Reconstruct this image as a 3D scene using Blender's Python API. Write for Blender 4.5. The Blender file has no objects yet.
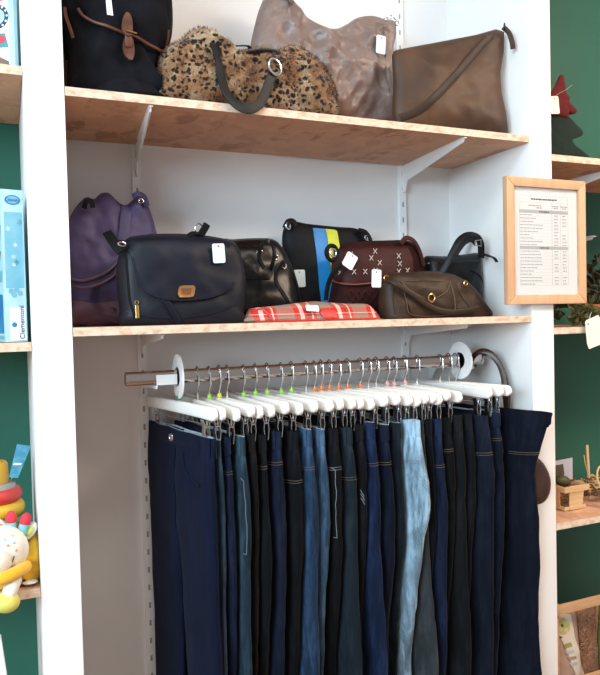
import bpy, math, random
from mathutils import Vector, Matrix, noise
from mathutils.bvhtree import BVHTree
from mathutils.geometry import tessellate_polygon
R = math.radians
rnd = random.Random(7)
sc = bpy.context.scene
col = sc.collection

# ------------------------------------------------------------------ camera
cam_d = bpy.data.cameras.new('camera'); cam = bpy.data.objects.new('camera', cam_d); col.objects.link(cam)
cam_d.sensor_fit = 'HORIZONTAL'; cam_d.sensor_width = 36.0; cam_d.lens = 36.0 * 683.286 / 600.0
cam_d.clip_start = 0.02
cam.location = (-0.1328, -1.5284, 1.5021)
yaw, pitch, roll = R(23.3637), R(-1.716), R(-1.3613)
fwd = Vector((math.sin(yaw) * math.cos(pitch), math.cos(yaw) * math.cos(pitch), math.sin(pitch)))
rt = Vector((math.cos(yaw), -math.sin(yaw), 0)); upv = rt.cross(fwd)
r2 = rt * math.cos(roll) + upv * math.sin(roll); u2 = -rt * math.sin(roll) + upv * math.cos(roll)
cam.rotation_euler = Matrix((r2, u2, -fwd)).transposed().to_euler()
sc.camera = cam

# ------------------------------------------------------------------ light
sc.view_settings.view_transform = 'Standard'; sc.view_settings.look = 'None'
sc.view_settings.gamma = 1.0; sc.view_settings.use_curve_mapping = False
sc.view_settings.exposure = 0.22
w = bpy.data.worlds.new('world'); sc.world = w; w.use_nodes = True
bg = w.node_tree.nodes['Background']; bg.inputs[0].default_value = (0.92, 0.94, 1.0, 1); bg.inputs[1].default_value = 0.42

def area(name, loc, target, size, power, color):
    d = bpy.data.lights.new(name, 'AREA'); d.shape = 'RECTANGLE'; d.size, d.size_y = size
    d.energy = power; d.color = color
    o = bpy.data.objects.new(name, d); col.objects.link(o); o.location = loc
    o.rotation_euler = (Vector(target) - Vector(loc)).to_track_quat('-Z', 'Y').to_euler()
    return o
# shop window behind and to the left, ceiling lamps in the shop
area('shop_window_light', (-3.2, -2.9, 2.2), (0.5, 0.1, 1.6), (2.2, 1.4), 165, (0.66, 0.87, 1.0))
area('ceiling_lamp_light', (-1.3, -1.35, 2.95), (-0.9, -0.9, 0.0), (1.3, 0.6), 34, (0.66, 0.88, 1.0))
area('ceiling_lamp_light.001', (0.7, -1.05, 2.95), (0.7, -0.9, 0.0), (1.3, 0.35), 12, (1.0, 0.94, 0.86))
area('ceiling_lamp_light.002', (2.1, -1.5, 2.95), (1.7, -1.0, 0.0), (1.3, 0.35), 58, (1.0, 0.80, 0.62))

# ------------------------------------------------------------------ materials
def srgb(h):
    v = [int(h[i:i + 2], 16) / 255 for i in (1, 3, 5)]
    return tuple((x / 12.92 if x <= 0.04045 else ((x + 0.055) / 1.055) ** 2.4) for x in v) + (1,)
class NT:
    def __init__(s, name):
        s.m = bpy.data.materials.new(name); s.m.use_nodes = True
        s.t = s.m.node_tree; s.n = s.t.nodes; s.b = s.n['Principled BSDF']
        s.tc = s.n.new('ShaderNodeTexCoord')
    def add(s, typ, **k):
        o = s.n.new(typ)
        for a, v in k.items():
            if a.startswith('i_'):
                a = a[2:]; a = int(a) if a.isdigit() else a.replace('_', ' ')
                o.inputs[a].default_value = v
            else: setattr(o, a, v)
        return o
    def link(s, a, b): s.t.links.new(a, b)
    def map(s, scale=(1, 1, 1), rot=(0, 0, 0)):
        m = s.add('ShaderNodeMapping'); m.inputs['Scale'].default_value = scale; m.inputs['Rotation'].default_value = rot
        s.link(s.tc.outputs['Object'], m.inputs[0]); return m.outputs[0]
    def noise(s, vec, scale, detail=4, rough=0.55):
        o = s.add('ShaderNodeTexNoise'); o.inputs['Scale'].default_value = scale
        o.inputs['Detail'].default_value = detail; o.inputs['Roughness'].default_value = rough
        s.link(vec, o.inputs['Vector']); return o.outputs['Fac']
    def ramp(s, fac, stops, interp='LINEAR'):
        o = s.add('ShaderNodeValToRGB'); o.color_ramp.interpolation = interp
        e = o.color_ramp.elements
        while len(e) < len(stops): e.new(0.5)
        for i, (p, c) in enumerate(stops): e[i].position = p; e[i].color = c
        s.link(fac, o.inputs[0]); return o.outputs[0]
    def mix(s, fac, a, b, typ='MIX'):
        o = s.add('ShaderNodeMix', data_type='RGBA', blend_type=typ)
        for v, k in ((fac, 0), (a, 6), (b, 7)):
            if isinstance(v, (int, float, tuple)): o.inputs[k].default_value = v
            else: s.link(v, o.inputs[k])
        return o.outputs[2]
    def bump(s, h, strength=0.3, dist=0.002):
        o = s.add('ShaderNodeBump'); o.inputs['Strength'].default_value = strength; o.inputs['Distance'].default_value = dist
        s.link(h, o.inputs['Height']); s.link(o.outputs[0], s.b.inputs['Normal'])
    def base(s, c):
        if isinstance(c, tuple): s.b.inputs['Base Color'].default_value = c
        else: s.link(c, s.b.inputs['Base Color'])
    def pr(s, rough=None, metal=None, spec=None, sheen=None, coat=None):
        for k, v in (('Roughness', rough), ('Metallic', metal), ('Specular IOR Level', spec), ('Sheen Weight', sheen), ('Coat Weight', coat)):
            if v is not None: s.b.inputs[k].default_value = v
MATS = {}
def mat(name, c1, c2=None, rough=0.5, metal=0, nscale=12, bump=None, spec=0.5, sheen=None, coat=None, lo=0.35, hi=0.65, stretch=(1, 1, 1)):
    if name in MATS: return MATS[name]
    t = NT(name); v = t.map(stretch)
    c1 = srgb(c1)
    if c2: t.base(t.ramp(t.noise(v, nscale), [(lo, c1), (hi, srgb(c2))]))
    else: t.base(c1)
    t.pr(rough, metal, spec, sheen, coat)
    if bump: t.bump(t.noise(v, bump[0], 5), bump[1], bump[2] if len(bump) > 2 else 0.002)
    MATS[name] = t.m; return t.m
def osb(name, light, mid, dark, k=1.0):
    t = NT(name)
    v = t.map((9, 26, 26), (0, 0, 0.5)); v2 = t.map((26, 9, 26), (0, 0, 0.9))
    def chips(vec):
        o = t.add('ShaderNodeTexVoronoi', feature='F1'); o.inputs['Scale'].default_value = 1.0 * k
        n = t.add('ShaderNodeTexNoise'); n.inputs['Scale'].default_value = 2.0
        t.link(vec, n.inputs['Vector'])
        mx = t.add('ShaderNodeVectorMath', operation='ADD'); t.link(vec, mx.inputs[0]); t.link(n.outputs['Color'], mx.inputs[1])
        t.link(mx.outputs[0], o.inputs['Vector']); return o
    a, b = chips(v), chips(v2)
    ca = t.ramp(a.outputs['Color'], [(0.0, srgb(mid)), (0.5, srgb(light)), (0.85, srgb(mid)), (1.0, srgb(dark))])
    cb = t.ramp(b.outputs['Color'], [(0.0, srgb(light)), (0.6, srgb(mid)), (1.0, srgb(dark))])
    sel = t.ramp(t.noise(t.map((14, 14, 14)), 1.0, 2), [(0.45, (0, 0, 0, 1)), (0.55, (1, 1, 1, 1))])
    c = t.mix(sel, ca, cb)
    sp = t.ramp(t.noise(t.map((60, 22, 60)), 1.0, 3), [(0.28, srgb(dark)), (0.36, (1, 1, 1, 1))])
    c = t.mix(0.35, c, sp, 'MULTIPLY')
    t.base(c); t.pr(0.65)
    t.bump(t.noise(t.map((40, 40, 40)), 1.0, 4), 0.25, 0.001)
    MATS[name] = t.m; return t.m
OSB = osb('strand_board', '#d3a583', '#c5967a', '#966a4e')
OSB_EDGE = mat('strand_board_edge', '#bd9c80', '#dcc6b0', 0.7, nscale=90, bump=(150, .3), lo=.3, hi=.55, stretch=(.6, 1, 1))
WHITE = mat('white_wall_paint', '#f1f1f0', '#ecebea', 0.6, nscale=3, bump=(120, .05, .0005))
BACKW = mat('alcove_wall_paint', '#e9e7e6', '#e3e1e0', 0.65, nscale=3, bump=(120, .05, .0005))
GREEN = mat('green_wall_paint', '#226553', '#1f5d4c', 0.6, nscale=2, bump=(120, .06, .0005))
FLOOR = mat('wood_floor', '#a8815f', '#936c4e', 0.5, nscale=6, stretch=(1, 8, 1))
METALW = mat('white_lacquered_metal', '#eef0f1', rough=0.35)
SLOT = mat('slot_dark', '#9d9996', rough=0.8)
CHROME = mat('chrome', '#b3aaa4', rough=0.14, metal=1)
STEEL = mat('steel_wire', '#d4d4d4', rough=0.22, metal=1)
GOLD = mat('brass', '#d9b06a', rough=0.25, metal=1)
COPPER = mat('copper_badge', '#d39a6a', rough=0.3, metal=1)
DARKMETAL = mat('dark_metal', '#4b4a48', rough=0.3, metal=1)
PLASTICW = mat('white_plastic', '#f1f2f2', rough=0.3)
HANGERW = mat('white_hanger_wood', '#f4f3f0', '#ece9e4', 0.32, nscale=5)
TAGW = mat('white_card', '#eef1f3', rough=0.55)
TAGP = mat('pale_blue_card', '#d3e3ea', rough=0.5)
CREAM = mat('cream_card', '#f1e4d6', rough=0.6)
PAPER = mat('paper', '#f3f1ee', rough=0.6)
INK = mat('grey_ink', '#aaa8a6', rough=0.7)
INKB = mat('dark_ink', '#4a4846', rough=0.7)
INKL = mat('light_grey_print', '#c0beba', rough=0.7)
BEECH = mat('beech_wood', '#d3a983', '#c99d78', 0.45, nscale=7, stretch=(6, 6, 1), bump=(30, .05))

# ------------------------------------------------------------------ mesh tools
def cr(pts, n=8, closed=False):
    P = [Vector(p) for p in pts]; out = []; m = len(P)
    rng = range(m if closed else m - 1)
    for i in rng:
        if closed: a, b, c, d = P[i - 1], P[i], P[(i + 1) % m], P[(i + 2) % m]
        else: a, b, c, d = P[max(i - 1, 0)], P[i], P[i + 1], P[min(i + 2, m - 1)]
        for k in range(n):
            t = k / n
            out.append(0.5 * ((2 * b) + (c - a) * t + (2 * a - 5 * b + 4 * c - d) * t * t + (3 * b - a - 3 * c + d) * t ** 3))
    if not closed: out.append(P[-1])
    return out
def resample(P, n):
    P = [Vector(p) for p in P]; Q = P + [P[0]]
    L = [0]
    for i in range(len(P)): L.append(L[-1] + (Q[i + 1] - Q[i]).length)
    out = []; j = 0
    for k in range(n):
        s = L[-1] * k / n
        while L[j + 1] < s: j += 1
        f = (s - L[j]) / max(L[j + 1] - L[j], 1e-9); out.append(Q[j].lerp(Q[j + 1], f))
    return out
class MB:
    def __init__(s): s.v = []; s.f = []
    def add(s, vs, fs):
        o = len(s.v); s.v += [Vector(v) for v in vs]; s.f += [tuple(i + o for i in f) for f in fs]; return s
    def box(s, a, b):
        x0, y0, z0 = a; x1, y1, z1 = b
        return s.add([(x0, y0, z0), (x1, y0, z0), (x1, y1, z0), (x0, y1, z0), (x0, y0, z1), (x1, y0, z1), (x1, y1, z1), (x0, y1, z1)],
                     [(0, 3, 2, 1), (4, 5, 6, 7), (0, 1, 5, 4), (1, 2, 6, 5), (2, 3, 7, 6), (3, 0, 4, 7)])
    def loft(s, rings, cap=True, closed=False):
        n = len(rings[0]); vs = [p for r in rings for p in r]; fs = []; m = len(rings)
        for i in range(m if closed else m - 1):
            a, b = i * n, ((i + 1) % m) * n
            for k in range(n): fs.append((a + k, a + (k + 1) % n, b + (k + 1) % n, b + k))
        if cap and not closed: fs.append(tuple(range(n - 1, -1, -1))); fs.append(tuple(range((m - 1) * n, m * n)))
        return s.add(vs, fs)
    def tube(s, path, rad, n=8, closed=False):
        P = [Vector(p) for p in path]; rings = []; m = len(P); ref = None
        for i, p in enumerate(P):
            if closed: t = (P[(i + 1) % m] - P[i - 1]).normalized()
            else: t = (P[min(i + 1, m - 1)] - P[max(i - 1, 0)]).normalized()
            if ref is None: ref = t.orthogonal().normalized()
            ref = (ref - t * ref.dot(t)).normalized(); b = t.cross(ref)
            rr = rad(i / (m - 1)) if callable(rad) else rad
            rings.append([p + (ref * math.cos(a) + b * math.sin(a)) * rr for a in [2 * math.pi * k / n for k in range(n)]])
        return s.loft(rings, closed=closed)
    def ribbon(s, path, wd, th, nrm=(0, -1, 0), closed=False):
        P = [Vector(p) for p in path]; rings = []; m = len(P)
        for i, p in enumerate(P):
            t = (P[(i + 1) % m] - P[i - 1]) if closed else (P[min(i + 1, m - 1)] - P[max(i - 1, 0)])
            t.normalize(); nn = Vector(nrm(i / max(m - 1, 1)) if callable(nrm) else nrm)
            nn = (nn - t * nn.dot(t)).normalized(); sd = t.cross(nn)
            ww = (wd(i / (m - 1)) if callable(wd) else wd) / 2; h = th / 2
            c = 0.72
            rings.append([p + sd * ww * a + nn * h * b for a, b in ((-1, -c), (-.9, -1), (.9, -1), (1, -c), (1, c), (.9, 1), (-.9, 1), (-1, c))])
        return s.loft(rings, closed=closed)
    def lathe(s, prof, origin, axis=(0, 0, 1), n=24):
        ax = Vector(axis).normalized(); e1 = ax.orthogonal().normalized(); e2 = ax.cross(e1); o = Vector(origin)
        return s.loft([[o + ax * h + (e1 * math.cos(a) + e2 * math.sin(a)) * max(r, 1e-5) for a in [2 * math.pi * k / n for k in range(n)]] for r, h in prof])
    def torus(s, c, r, rad, axis=(0, 1, 0), n=24, k=8, sq=(1, 1)):
        ax = Vector(axis).normalized(); e1 = Vector((0, 0, 1)) if abs(ax.z) < .9 else Vector((1, 0, 0))
        e1 = (e1 - ax * e1.dot(ax)).normalized(); e2 = ax.cross(e1)
        return s.tube([Vector(c) + e1 * math.cos(a) * r * sq[0] + e2 * math.sin(a) * r * sq[1] for a in [2 * math.pi * i / n for i in range(n)]], rad, k, True)
    def ell(s, c, rad, rot=None, n=20, m=12):
        rings = []; M = rot or Matrix.Identity(3)
        for i in range(m + 1):
            ph = math.pi * i / m
            rings.append([Vector(c) + M @ Vector((rad[0] * max(math.sin(ph), .002) * math.cos(a), rad[1] * max(math.sin(ph), .002) * math.sin(a), -rad[2] * math.cos(ph))) for a in [2 * math.pi * k / n for k in range(n)]])
        return s.loft(rings)
    def prism(s, outline, y0, y1, b=0.0):
        """outline of (x, z) extruded along y; outline given counter-clockwise or clockwise"""
        n = len(outline); P = [Vector((p[0], 0, p[1])) for p in outline]
        tri = tessellate_polygon([[Vector((p[0], p[1], 0)) for p in outline]])
        vs = [(p.x, y0, p.z) for p in P] + [(p.x, y1, p.z) for p in P]
        fs = [tuple(t) for t in tri] + [tuple(i + n for i in reversed(t)) for t in tri]
        fs += [(i, i + n, (i + 1) % n + n, (i + 1) % n) for i in range(n)]
        return s.add(vs, fs)
    def inflate(s, outline, a, b, H, edge=0.35, rings=9, n=72, pw=2.4, amp=0.0, freq=9, seed=0, zmin=None, smooth=True, ridge=0.0):
        """soft body: silhouette (x, z) around the upright plane y = a + b x, half-thickness H(rel. height)"""
        O = cr([(p[0], p[1], 0) for p in outline], 5, True) if smooth else outline
        O = resample([(p[0], p[1], 0) for p in O], n)
        zs = [p.y for p in O]; z0, z1 = min(zs), max(zs)
        if zmin is not None: z0 = zmin
        cx = sum(p.x for p in O) / n; cz = sum(p.y for p in O) / n
        Hf = H if callable(H) else (lambda t: H)
        def layer(sg):
            out = []
            for k in range(rings + 1):
                sc_ = 1 - k / (rings + .6)
                if k == 0: sc_ = 1.0
                ring = []
                for p in O:
                    x = cx + (p.x - cx) * sc_; z = cz + (p.y - cz) * sc_
                    t = Hf(min(max((z - z0) / (z1 - z0), 0), 1))
                    h = t * (edge + (1 - edge) * max(1 - sc_ ** pw, 0) ** 0.6)
                    d = amp * noise.noise(Vector((x * freq + seed, z * freq, sg * 3.1 + seed))) + .5 * amp * noise.noise(Vector((x * freq * 2.3, z * freq * 2.3 + seed, sg)))
                    if ridge:
                        q_ = Vector((x * 7 + seed, z * 5.5 + seed, sg)); d += ridge * (.35 - abs(noise.noise(q_ + noise.noise_vector(q_ * .6) * .5)) * 2.2) + ridge * .45 * (.3 - abs(noise.noise(q_ * 2.7)) * 2)
                    d *= 1 - sc_ ** 6
                    if zmin is not None: z = max(z, zmin)
                    ring.append(Vector((x, a + b * x + sg * (h + d), z)))
                out.append(ring)
            return out
        F, B = layer(-1), layer(1)
        mid = []
        for f, g in zip(F[0], B[0]):
            m = (f + g) / 2; c = Vector((cx, m.y, cz)); dd = (m - c); mm = m + dd.normalized() * min(.012, (g - f).length * .25)
            if zmin is not None: mm.z = max(mm.z, zmin)
            mid.append(mm)
        return s.loft(list(reversed(F)) + [mid] + B)
    def bvh(s): return BVHTree.FromPolygons([tuple(v) for v in s.v], s.f)
    def build(s, name, m, parent=None, smooth=True, bevel=0.0, auto=40):
        me = bpy.data.meshes.new(name)
        off = wloc(parent) if parent else Vector((0, 0, 0))
        me.from_pydata([tuple(v - off) for v in s.v], [], s.f); me.validate()
        import bmesh
        bm = bmesh.new(); bm.from_mesh(me); bmesh.ops.recalc_face_normals(bm, faces=bm.faces)
        if bevel: bmesh.ops.bevel(bm, geom=[e for e in bm.edges if len(e.link_faces) == 2 and e.calc_face_angle(0) > 0.6], offset=bevel, segments=2, affect='EDGES', profile=0.6)
        if smooth:
            for f in bm.faces: f.smooth = True
            for e in bm.edges:
                if len(e.link_faces) == 2 and e.calc_face_angle(0) > R(auto): e.smooth = False
        bm.to_mesh(me); bm.free()
        me.materials.append(m)
        o = bpy.data.objects.new(name, me); col.objects.link(o)
        if parent: o.parent = parent
        return o
def wloc(o):
    v = Vector((0, 0, 0))
    while o: v += o.location; o = o.parent
    return v
def tag(o, label=None, cat=None, group=None, kind=None):
    for k, v in (('label', label), ('category', cat), ('group', group), ('kind', kind)):
        if v: o[k] = v
    return o
def thing(name, loc, label, cat, group=None):
    o = bpy.data.objects.new(name, None); col.objects.link(o); o.location = loc; o.empty_display_size = .05
    return tag(o, label, cat, group)
def struct(name, mb, m, **k): return tag(mb.build(name, m, **k), kind='structure')

class Soft:
    """a soft body that other pieces can be laid on"""
    def __init__(s, root, name, m, *a, **k):
        s.root = root; s.mb = MB().inflate(*a, **k); s.ob = s.mb.build(name, m, root, auto=75); s.t = s.mb.bvh()
        ys = [v.y for v in s.mb.v]; s.ymin = min(ys); s.mid = sum(ys) / len(ys)
    def y(s, x, z, default=None):
        h = s.t.ray_cast(Vector((x, -3, z)), Vector((0, 1, 0)))
        return h[0].y if h[0] else (default if default is not None else s.mid)
    def on(s, pts, off=0.002): return [Vector((x, s.y(x, z) - off, z)) for x, z in pts]
    def patch(s, name, m, outline, th=0.003, off=0.0, rings=5, n=48, parent=None, smooth=False, bulge=0.0):
        O = resample([(p[0], p[1], 0) for p in (cr([(q[0], q[1], 0) for q in outline], 5, True) if smooth else outline)], n)
        cx = sum(p.x for p in O) / n; cz = sum(p.y for p in O) / n; F = []
        for k in range(rings + 1):
            q = 1 - k / (rings + .5); ring = []
            for p in O:
                x = cx + (p.x - cx) * q; z = cz + (p.y - cz) * q
                ring.append(Vector((x, s.y(x, z) - off - th - bulge * (1 - q ** 2), z)))
            F.append(ring)
        bk = [v + Vector((0, th + .003, 0)) for v in F[0]]
        return MB().loft(list(reversed(F)) + [bk]).build(name, m, parent or s.root, auto=60)
    def tagy(s, x, z, w, h, off=.003):
        return min(s.y(x + i * w / 2, z + j * h / 2) for i in (-1, 0, 1) for j in (-1, 0, 1)) - off
    def strap(s, name, m, pts, wd, th=0.003, off=0.002, parent=None, n=6):
        P = cr([(x, 0, z) for x, z in pts], n); P = [Vector((p.x, s.y(p.x, p.z) - off, p.z)) for p in P]
        for _ in range(2): P = [P[0]] + [(P[i - 1] + P[i] * 2 + P[i + 1]) / 4 for i in range(1, len(P) - 1)] + [P[-1]]
        return MB().ribbon(P, wd, th).build(name, m, parent or s.root)
def card(name, m, c, wd, ht, tilt=0, lean=0.0, th=0.0015, parent=None, yaw_=0, hole=True):
    """small rounded card with a hole, facing -y"""
    O = []
    r = min(wd, ht) * .14
    for sx, sz, a0 in ((1, 1, 0), (-1, 1, 90), (-1, -1, 180), (1, -1, 270)):
        for k in range(5):
            a = R(a0 + 22.5 * k); O.append((sx * (wd / 2 - r) + r * math.cos(a), sz * (ht / 2 - r) + r * math.sin(a)))
    mb = MB().prism(O, -th / 2, th / 2)
    M = Matrix.Translation(c) @ Matrix.Rotation(yaw_, 4, 'Z') @ Matrix.Rotation(lean, 4, 'X') @ Matrix.Rotation(tilt, 4, 'Y')
    mb.v = [M @ v for v in mb.v]
    o = mb.build(name, m, parent, smooth=False)
    if hole:
        h = MB().lathe([(.0016, -.0004), (.0022, -.0004), (.0022, .0004), (.0016, .0004)], (0, 0, 0), (0, 1, 0), 10)
        h.v = [M @ (v + Vector((0, -th / 2 - .0003, ht * .36))) for v in h.v]
        h.build('eyelet', INKB, o)
    return o
def marks(name, m, parent, M, rects, th=0.0003):
    mb = MB()
    for x0, z0, x1, z1 in rects: mb.box((x0, -th, z0), (x1, 0, z1))
    mb.v = [M @ v for v in mb.v]; return mb.build(name, m, parent, smooth=False)
def text(name, body, size, m, parent, M, ext=0.0003):
    cu = bpy.data.curves.new(name, 'FONT'); cu.body = body; cu.size = size; cu.extrude = ext; cu.align_x = 'CENTER'; cu.align_y = 'CENTER'
    t = bpy.data.objects.new(name, cu); col.objects.link(t); dg = bpy.context.evaluated_depsgraph_get()
    me = bpy.data.meshes.new_from_object(t.evaluated_get(dg)); bpy.data.objects.remove(t)
    off = wloc(parent)
    for v in me.vertices: v.co = (M @ Vector((v.co.x, v.co.z, v.co.y))) - off
    me.name = name; me.materials.clear(); me.materials.append(m)
    o = bpy.data.objects.new(name, me); col.objects.link(o); o.parent = parent; return o

# ------------------------------------------------------------------ the room
WID, DEP, PIER, CEIL = 1.25, 0.386, 0.0808, 3.0
H1, H2, TH, SD = 2.0, 1.4906, 0.0186, 0.365
BAYL, BAYR = -1.2, 2.5
struct('floor', MB().box((-4.5, -5, -.05), (5.5, DEP + .12, 0)), FLOOR, smooth=False)
struct('ceiling', MB().box((-4.5, -5, CEIL), (5.5, DEP + .12, CEIL + .06)), WHITE, smooth=False)
struct('wall_back', MB().box((-PIER / 2, DEP, 0), (WID + PIER / 2, DEP + .1, CEIL)), BACKW, smooth=False)
struct('wall_back_green_left', MB().box((BAYL - PIER, DEP, 0), (-PIER / 2, DEP + .1, CEIL)), GREEN, smooth=False)
struct('wall_back_green_right', MB().box((WID + PIER / 2, DEP, 0), (BAYR + PIER, DEP + .1, CEIL)), GREEN, smooth=False)
struct('wall_pier_left', MB().box((-PIER, 0, 0), (0, DEP, CEIL)), WHITE, bevel=.002)
struct('wall_pier_right', MB().box((WID, 0, 0), (WID + PIER, DEP, CEIL)), WHITE, bevel=.002)
struct('wall_side_left', MB().box((BAYL - PIER, 0, 0), (BAYL, DEP, CEIL)), WHITE, bevel=.002)
struct('wall_side_right', MB().box((BAYR, 0, 0), (BAYR + PIER, DEP, CEIL)), WHITE, bevel=.002)

def shelf(x0, x1, z, label, y1=SD, group=None):
    o = thing('shelf_board', ((x0 + x1) / 2, y1 / 2, z - TH), label, 'shelf', group)
    MB().box((x0, .0015, z - TH), (x1, y1, z)).build('board', OSB, o, smooth=False)
    MB().box((x0, 0, z - TH), (x1, .0015, z)).build('front_edge', OSB_EDGE, o, smooth=False)
    return o
shelf(0.001, WID - .001, H1, 'strand board shelf carrying the leopard print bag and the backpack')
shelf(0.001, WID - .001, H2, 'strand board shelf above the clothes rail, carrying the red plaid clutch')
shelf(BAYL, -PIER - .001, 2.032, 'strand board shelf under the vehicle picture box', .378)
shelf(BAYL, -PIER - .001, 1.463, 'strand board shelf under the pale blue puzzle box', .378)
shelf(BAYL, -PIER - .001, .945, 'strand board shelf carrying the ring stacker and the plush giraffe', .378)
shelf(BAYL, -PIER - .001, .50, 'low strand board shelf below the plush giraffe', .378)
shelf(WID + PIER + .001, BAYR, 1.954, 'strand board shelf under the felt Christmas tree')
shelf(WID + PIER + .001, BAYR, 1.453, 'strand board shelf under the dark dried plants')
shelf(WID + PIER + .001, BAYR, .878, 'strand board shelf carrying the chip wood punnet')
shelf(WID + PIER + .001, BAYR, .30, 'low strand board shelf under the wooden crate')

def standard(x, label):
    o = thing('shelf_standard', (x, DEP, .4), label, 'shelf rail', 'slotted shelf rails on the alcove wall')
    m = MB(); m.box((x - .012, DEP - .003, .4), (x + .012, DEP, 2.7)); m.box((x - .012, DEP - .011, .4), (x - .0095, DEP - .003, 2.7)); m.box((x + .0095, DEP - .011, .4), (x + .012, DEP - .003, 2.7))
    m.box((x - .0095, DEP - .011, .4), (x - .003, DEP - .009, 2.7)); m.box((x + .003, DEP - .011, .4), (x + .0095, DEP - .009, 2.7))
    z = .4
    s = MB()
    while z < 2.69:
        m.box((x - .003, DEP - .011, z + .016), (x + .003, DEP - .009, z + .05)); s.box((x - .003, DEP - .0104, z), (x + .003, DEP - .009, z + .016)); z += .05
    m.build('channel', METALW, o, smooth=False); tag(s.build('slots', SLOT, o, smooth=False), kind='stuff')
standard(.214, 'slotted white shelf rail on the wall beside the navy satchel')
standard(1.064, 'slotted white shelf rail on the wall behind the maroon bag')

def bracket(x, z, label, lean=-.032, y0=.004, h=.085, yb=DEP - .011, group=None, name='shelf_bracket'):
    """white steel bracket: thin tapering blade, lipped up at the tip"""
    o = thing(name, (x, yb, z - h), label, 'bracket', group)
    m = MB()
    prof = [(yb, z - h), (yb, z - .0005), (y0 + .012, z - .0005), (y0 + .005, z - .003), (y0 + .012, z - .013), (yb - .03, z - h * .62), (yb - .016, z - h)]
    L = []; Rr = []
    for y, zz in prof:
        f = (yb - y) / (yb - y0); xx = x + lean * f
        L.append(Vector((xx - .0022, y, zz))); Rr.append(Vector((xx + .0022, y, zz)))
    n = len(prof); m.add(L + Rr, [tuple(range(n)), tuple(range(2 * n - 1, n - 1, -1))] + [(i, (i + 1) % n, (i + 1) % n + n, i + n) for i in range(n)])
    m.build('blade', METALW, o, smooth=False)
    t = MB(); xx = x + lean
    f0 = .96
    t.ribbon([(x + lean * .2, yb - (yb - y0) * .2, z - .0012), (xx, y0 + .01, z - .0012), (xx, y0 - .002 if y0 > .003 else -.001, z - .004)], .009, .0018, (0, 0, 1)).build('top_flange', METALW, o, smooth=False)
    return o
G = 'white brackets under the alcove shelves'
bracket(.214, H1 - TH, 'white bracket under the upper shelf, below the black backpack', group=G)
bracket(1.064, H1 - TH, 'white bracket under the upper shelf, below the brown leather bag', group=G)
bracket(.214, H2 - TH, 'white bracket under the lower shelf, above the bare rail end', lean=-.008, y0=.06, h=.06, group=G)
bracket(1.064, H2 - TH, 'white bracket under the lower shelf, above the rail end with the leather strap', lean=.012, y0=.06, h=.06, group=G)
bracket(1.60, 1.954 - TH, 'white bracket under the shelf with the felt tree', lean=0, group='white brackets in the green bay')
bracket(1.60, 1.74, 'empty white bracket on the green wall beside the framed list', lean=0, y0=.1, h=.04, group='white brackets in the green bay')

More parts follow.
